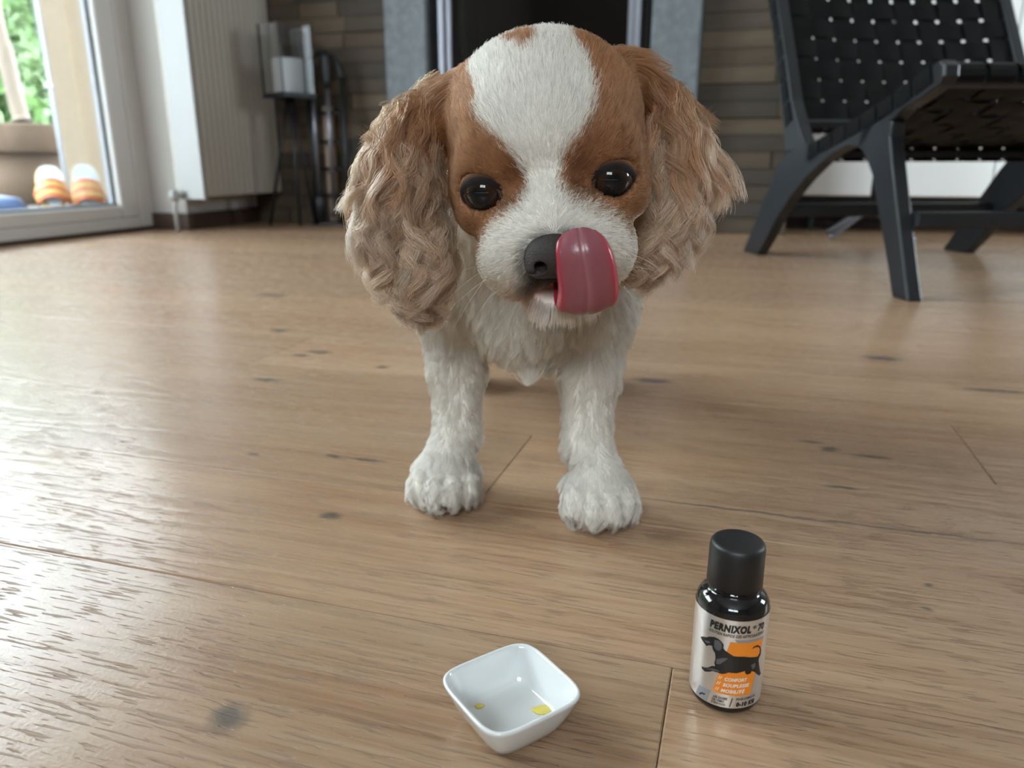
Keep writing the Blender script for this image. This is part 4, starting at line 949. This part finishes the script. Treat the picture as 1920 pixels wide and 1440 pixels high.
for s_, e in zip((-1, 1), EYES):
    fw = unit(np.array([s_*.22-.06, .97, .02]))@HM; c = from_head(e)-OFF
    upv = unit(HC-fw*(HC@fw)); rt = np.cross(upv, fw)
    mat = Matrix(((rt[0], upv[0], fw[0], c[0]), (rt[1], upv[1], fw[1], c[1]), (rt[2], upv[2], fw[2], c[2]), (0, 0, 0, 1)))
    bm = bmesh.new(); bmesh.ops.create_uvsphere(bm, u_segments=40, v_segments=28, radius=EYE_R)
    for v in bm.verts:
        if v.co.z > EYE_R*.62: v.co *= 1+.05*(v.co.z/EYE_R-.62)/.38
    o = add('eye', bm_mesh(bm, 'eye'), M['eye'], dog, smooth=True); o.matrix_local = mat
    V, F, C_ = [], [], []; na, nb = 56, 9
    for i in range(na):                                   # lids: a shell round the eyeball with an almond opening
        a = 2*math.pi*i/na; ca, sa = math.cos(a), math.sin(a)
        ex, ey = .0112, (.0068 if sa > 0 else .0094)*(1-.20*abs(ca)**3); x0, y0 = ex*ca, ey*sa+.0002-s_*.0010*ca
        r0 = math.hypot(x0, y0); th0 = math.asin(min(r0/(EYE_R*1.03), 1)); ph = math.atan2(y0, x0)
        for j in range(nb):
            u = j/(nb-1); th = th0+(1.75-th0)*u; rr = EYE_R*(1.005+.115*math.sin(min(u*3.2, 1)*math.pi/2))
            V.append((rr*math.sin(th)*math.cos(ph), rr*math.sin(th)*math.sin(ph), rr*math.cos(th)))
            k = smooth(np.array([u]), .22, .62)[0]; C_.append(np.array([.012, .009, .008])*(1-k)+CH*.8*k)
    for i in range(na):
        for j in range(nb-1): F.append((i*nb+j, i*nb+j+1, ((i+1) % na)*nb+j+1, ((i+1) % na)*nb+j))
    lid = pydata('eyelid', V, F, M['eyelid'], o)
    at = lid.data.color_attributes.new('coat', 'FLOAT_COLOR', 'POINT'); at.data.foreach_set('color', np.concatenate([np.array(C_), np.ones((len(C_), 1))], 1).astype(np.float32).ravel())
# --- nose
def sdf_nose(q):
    d = ell(q, NOSE_C, (.0152, .0105, .0112)); d = smin(d, ell(q, NOSE_C+np.array([0, -.004, .003]), (.0135, .010, .0085)), .004)
    for s_ in (-1, 1):
        d = smin(d, ell(q, NOSE_C+np.array([s_*.0085, .003, -.0025]), (.0062, .0070, .0062)), .003)
        d = smax(d, -cone(q, NOSE_C+np.array([s_*.0064, .0125, -.0010]), NOSE_C+np.array([s_*.0080, .001, .0005]), .0034, .0026), .0012)
        d = smax(d, -cone(q, NOSE_C+np.array([s_*.0075, .0105, -.0035]), NOSE_C+np.array([s_*.0135, .0065, -.0045]), .0011, .0009), .0010)
    return smax(d, -cone(q, NOSE_C+np.array([0, .0120, -.013]), NOSE_C+np.array([0, .0122, .001]), .0012, .0005), .0012)
M['nose'] = plain('nose_leather', (.030, .022, .020), .50, var=.4, scale=350, bump=.9, bscale=900, bd=.0008, spec=.28)
sdf_object('nose', sdf_nose, NOSE_C-.021, NOSE_C+.021, .0007, M['nose'], dog, None, from_head)
# --- tongue
def tongue_mat():
    m, nt, b = nodes('wet_tongue'); a = N(nt, 'ShaderNodeAttribute', attribute_name='coat'); L(nt, a.outputs['Color'], b.inputs['Base Color'])
    b.inputs['Roughness'].default_value = .28; b.inputs['Subsurface Weight'].default_value = .25; b.inputs['Subsurface Radius'].default_value = (.004, .0015, .001); b.inputs['Subsurface Scale'].default_value = 1.
    BUMP(nt, b, NOISE(nt, OBJC(nt), 900, 3), .25, .0004); return m
M['tongue'] = tongue_mat()
sp = cr([(.010, .060, -.0600, .0120), (.011, .076, -.0625, .0145), (.0125, .0900, -.0650, .0158), (.0140, .0968, -.0590, .0163), (.0148, .0985, -.0480, .0158), (.0142, .0970, -.0370, .0155), (.0133, .0940, -.0285, .0148), (.0128, .0885, -.0232, .0132), (.0126, .0840, -.0212, .0098)], 7)
V, C_, F = [], [], []; nu = 25; ns_ = len(sp)
for i, p in enumerate(sp):
    a_, b_, c_, w_ = p; q0, q1 = sp[max(i-1, 0)], sp[min(i+1, ns_-1)]; tn = unit(np.array([0, q1[1]-q0[1], q1[2]-q0[2]])); nv = np.array([0, tn[2], -tn[1]])
    if i/ns_ < .1: pass
    for face in (1, -1):
        for u in np.linspace(-1, 1, nu):
            edge = abs(u); th = .0022*math.sqrt(max(0, 1-edge**4))+.0002
            o_ = -.0048*u*u+.0012*math.exp(-((edge-.88)/.10)**2)-.0007*math.exp(-(u/.07)**2)
            V.append(from_head(np.array([a_+u*w_, b_, c_])+nv*(o_+face*th))-OFF)
            k = math.exp(-(u/.06)**2)*.22; base = np.array([.23, .066, .082]); rim = smooth(np.array([edge]), .68, .95)[0]
            cc = base*(1-rim)+np.array([.36, .024, .046])*rim; cc = cc*(1-k)+np.array([.48, .24, .25])*k; C_.append(cc)
m2 = 2*nu
for i in range(ns_-1):
    for j in range(nu-1):
        F.append((i*m2+j, i*m2+j+1, (i+1)*m2+j+1, (i+1)*m2+j)); F.append((i*m2+nu+j+1, i*m2+nu+j, (i+1)*m2+nu+j, (i+1)*m2+nu+j+1))
    F.append((i*m2+nu, i*m2, (i+1)*m2, (i+1)*m2+nu)); F.append((i*m2+nu-1, i*m2+2*nu-1, (i+1)*m2+2*nu-1, (i+1)*m2+nu-1))
k = (ns_-1)*m2
for j in range(nu-1): F.append((j+1, j, nu+j, nu+j+1)); F.append((k+j, k+j+1, k+nu+j+1, k+nu+j))
to = pydata('tongue', V, F, M['tongue'], dog, label='pink tongue curled up over the nose')
at = to.data.color_attributes.new('coat', 'FLOAT_COLOR', 'POINT'); at.data.foreach_set('color', np.concatenate([np.array(C_), np.ones((len(C_), 1))], 1).astype(np.float32).ravel())
# --- whiskers
nw = 34; sg = np.where(np.arange(nw) % 2, 1., -1.)
rt_ = np.stack([sg*rng.uniform(.012, .038, nw), rng.uniform(.060, .076, nw), rng.uniform(-.058, -.040, nw)], 1); dr = unit(np.stack([sg*rng.uniform(.5, 1.2, nw), rng.uniform(.0, .5, nw), rng.uniform(-.9, .1, nw)], 1))
t = np.linspace(0, 1, 8)[None, :, None]; Pw = rt_[:, None]+dr[:, None]*t*rng.uniform(.018, .040, (nw, 1, 1))+np.array([0, 0, -.006])*t*t
hair_object('whiskers', from_head(Pw.reshape(-1, 3)).reshape(Pw.shape), np.tile(np.array([.75, .70, .62]), (nw, 1)), np.tile(np.array([0, -1., .2]), (nw, 1)), .00008, dog, .2)
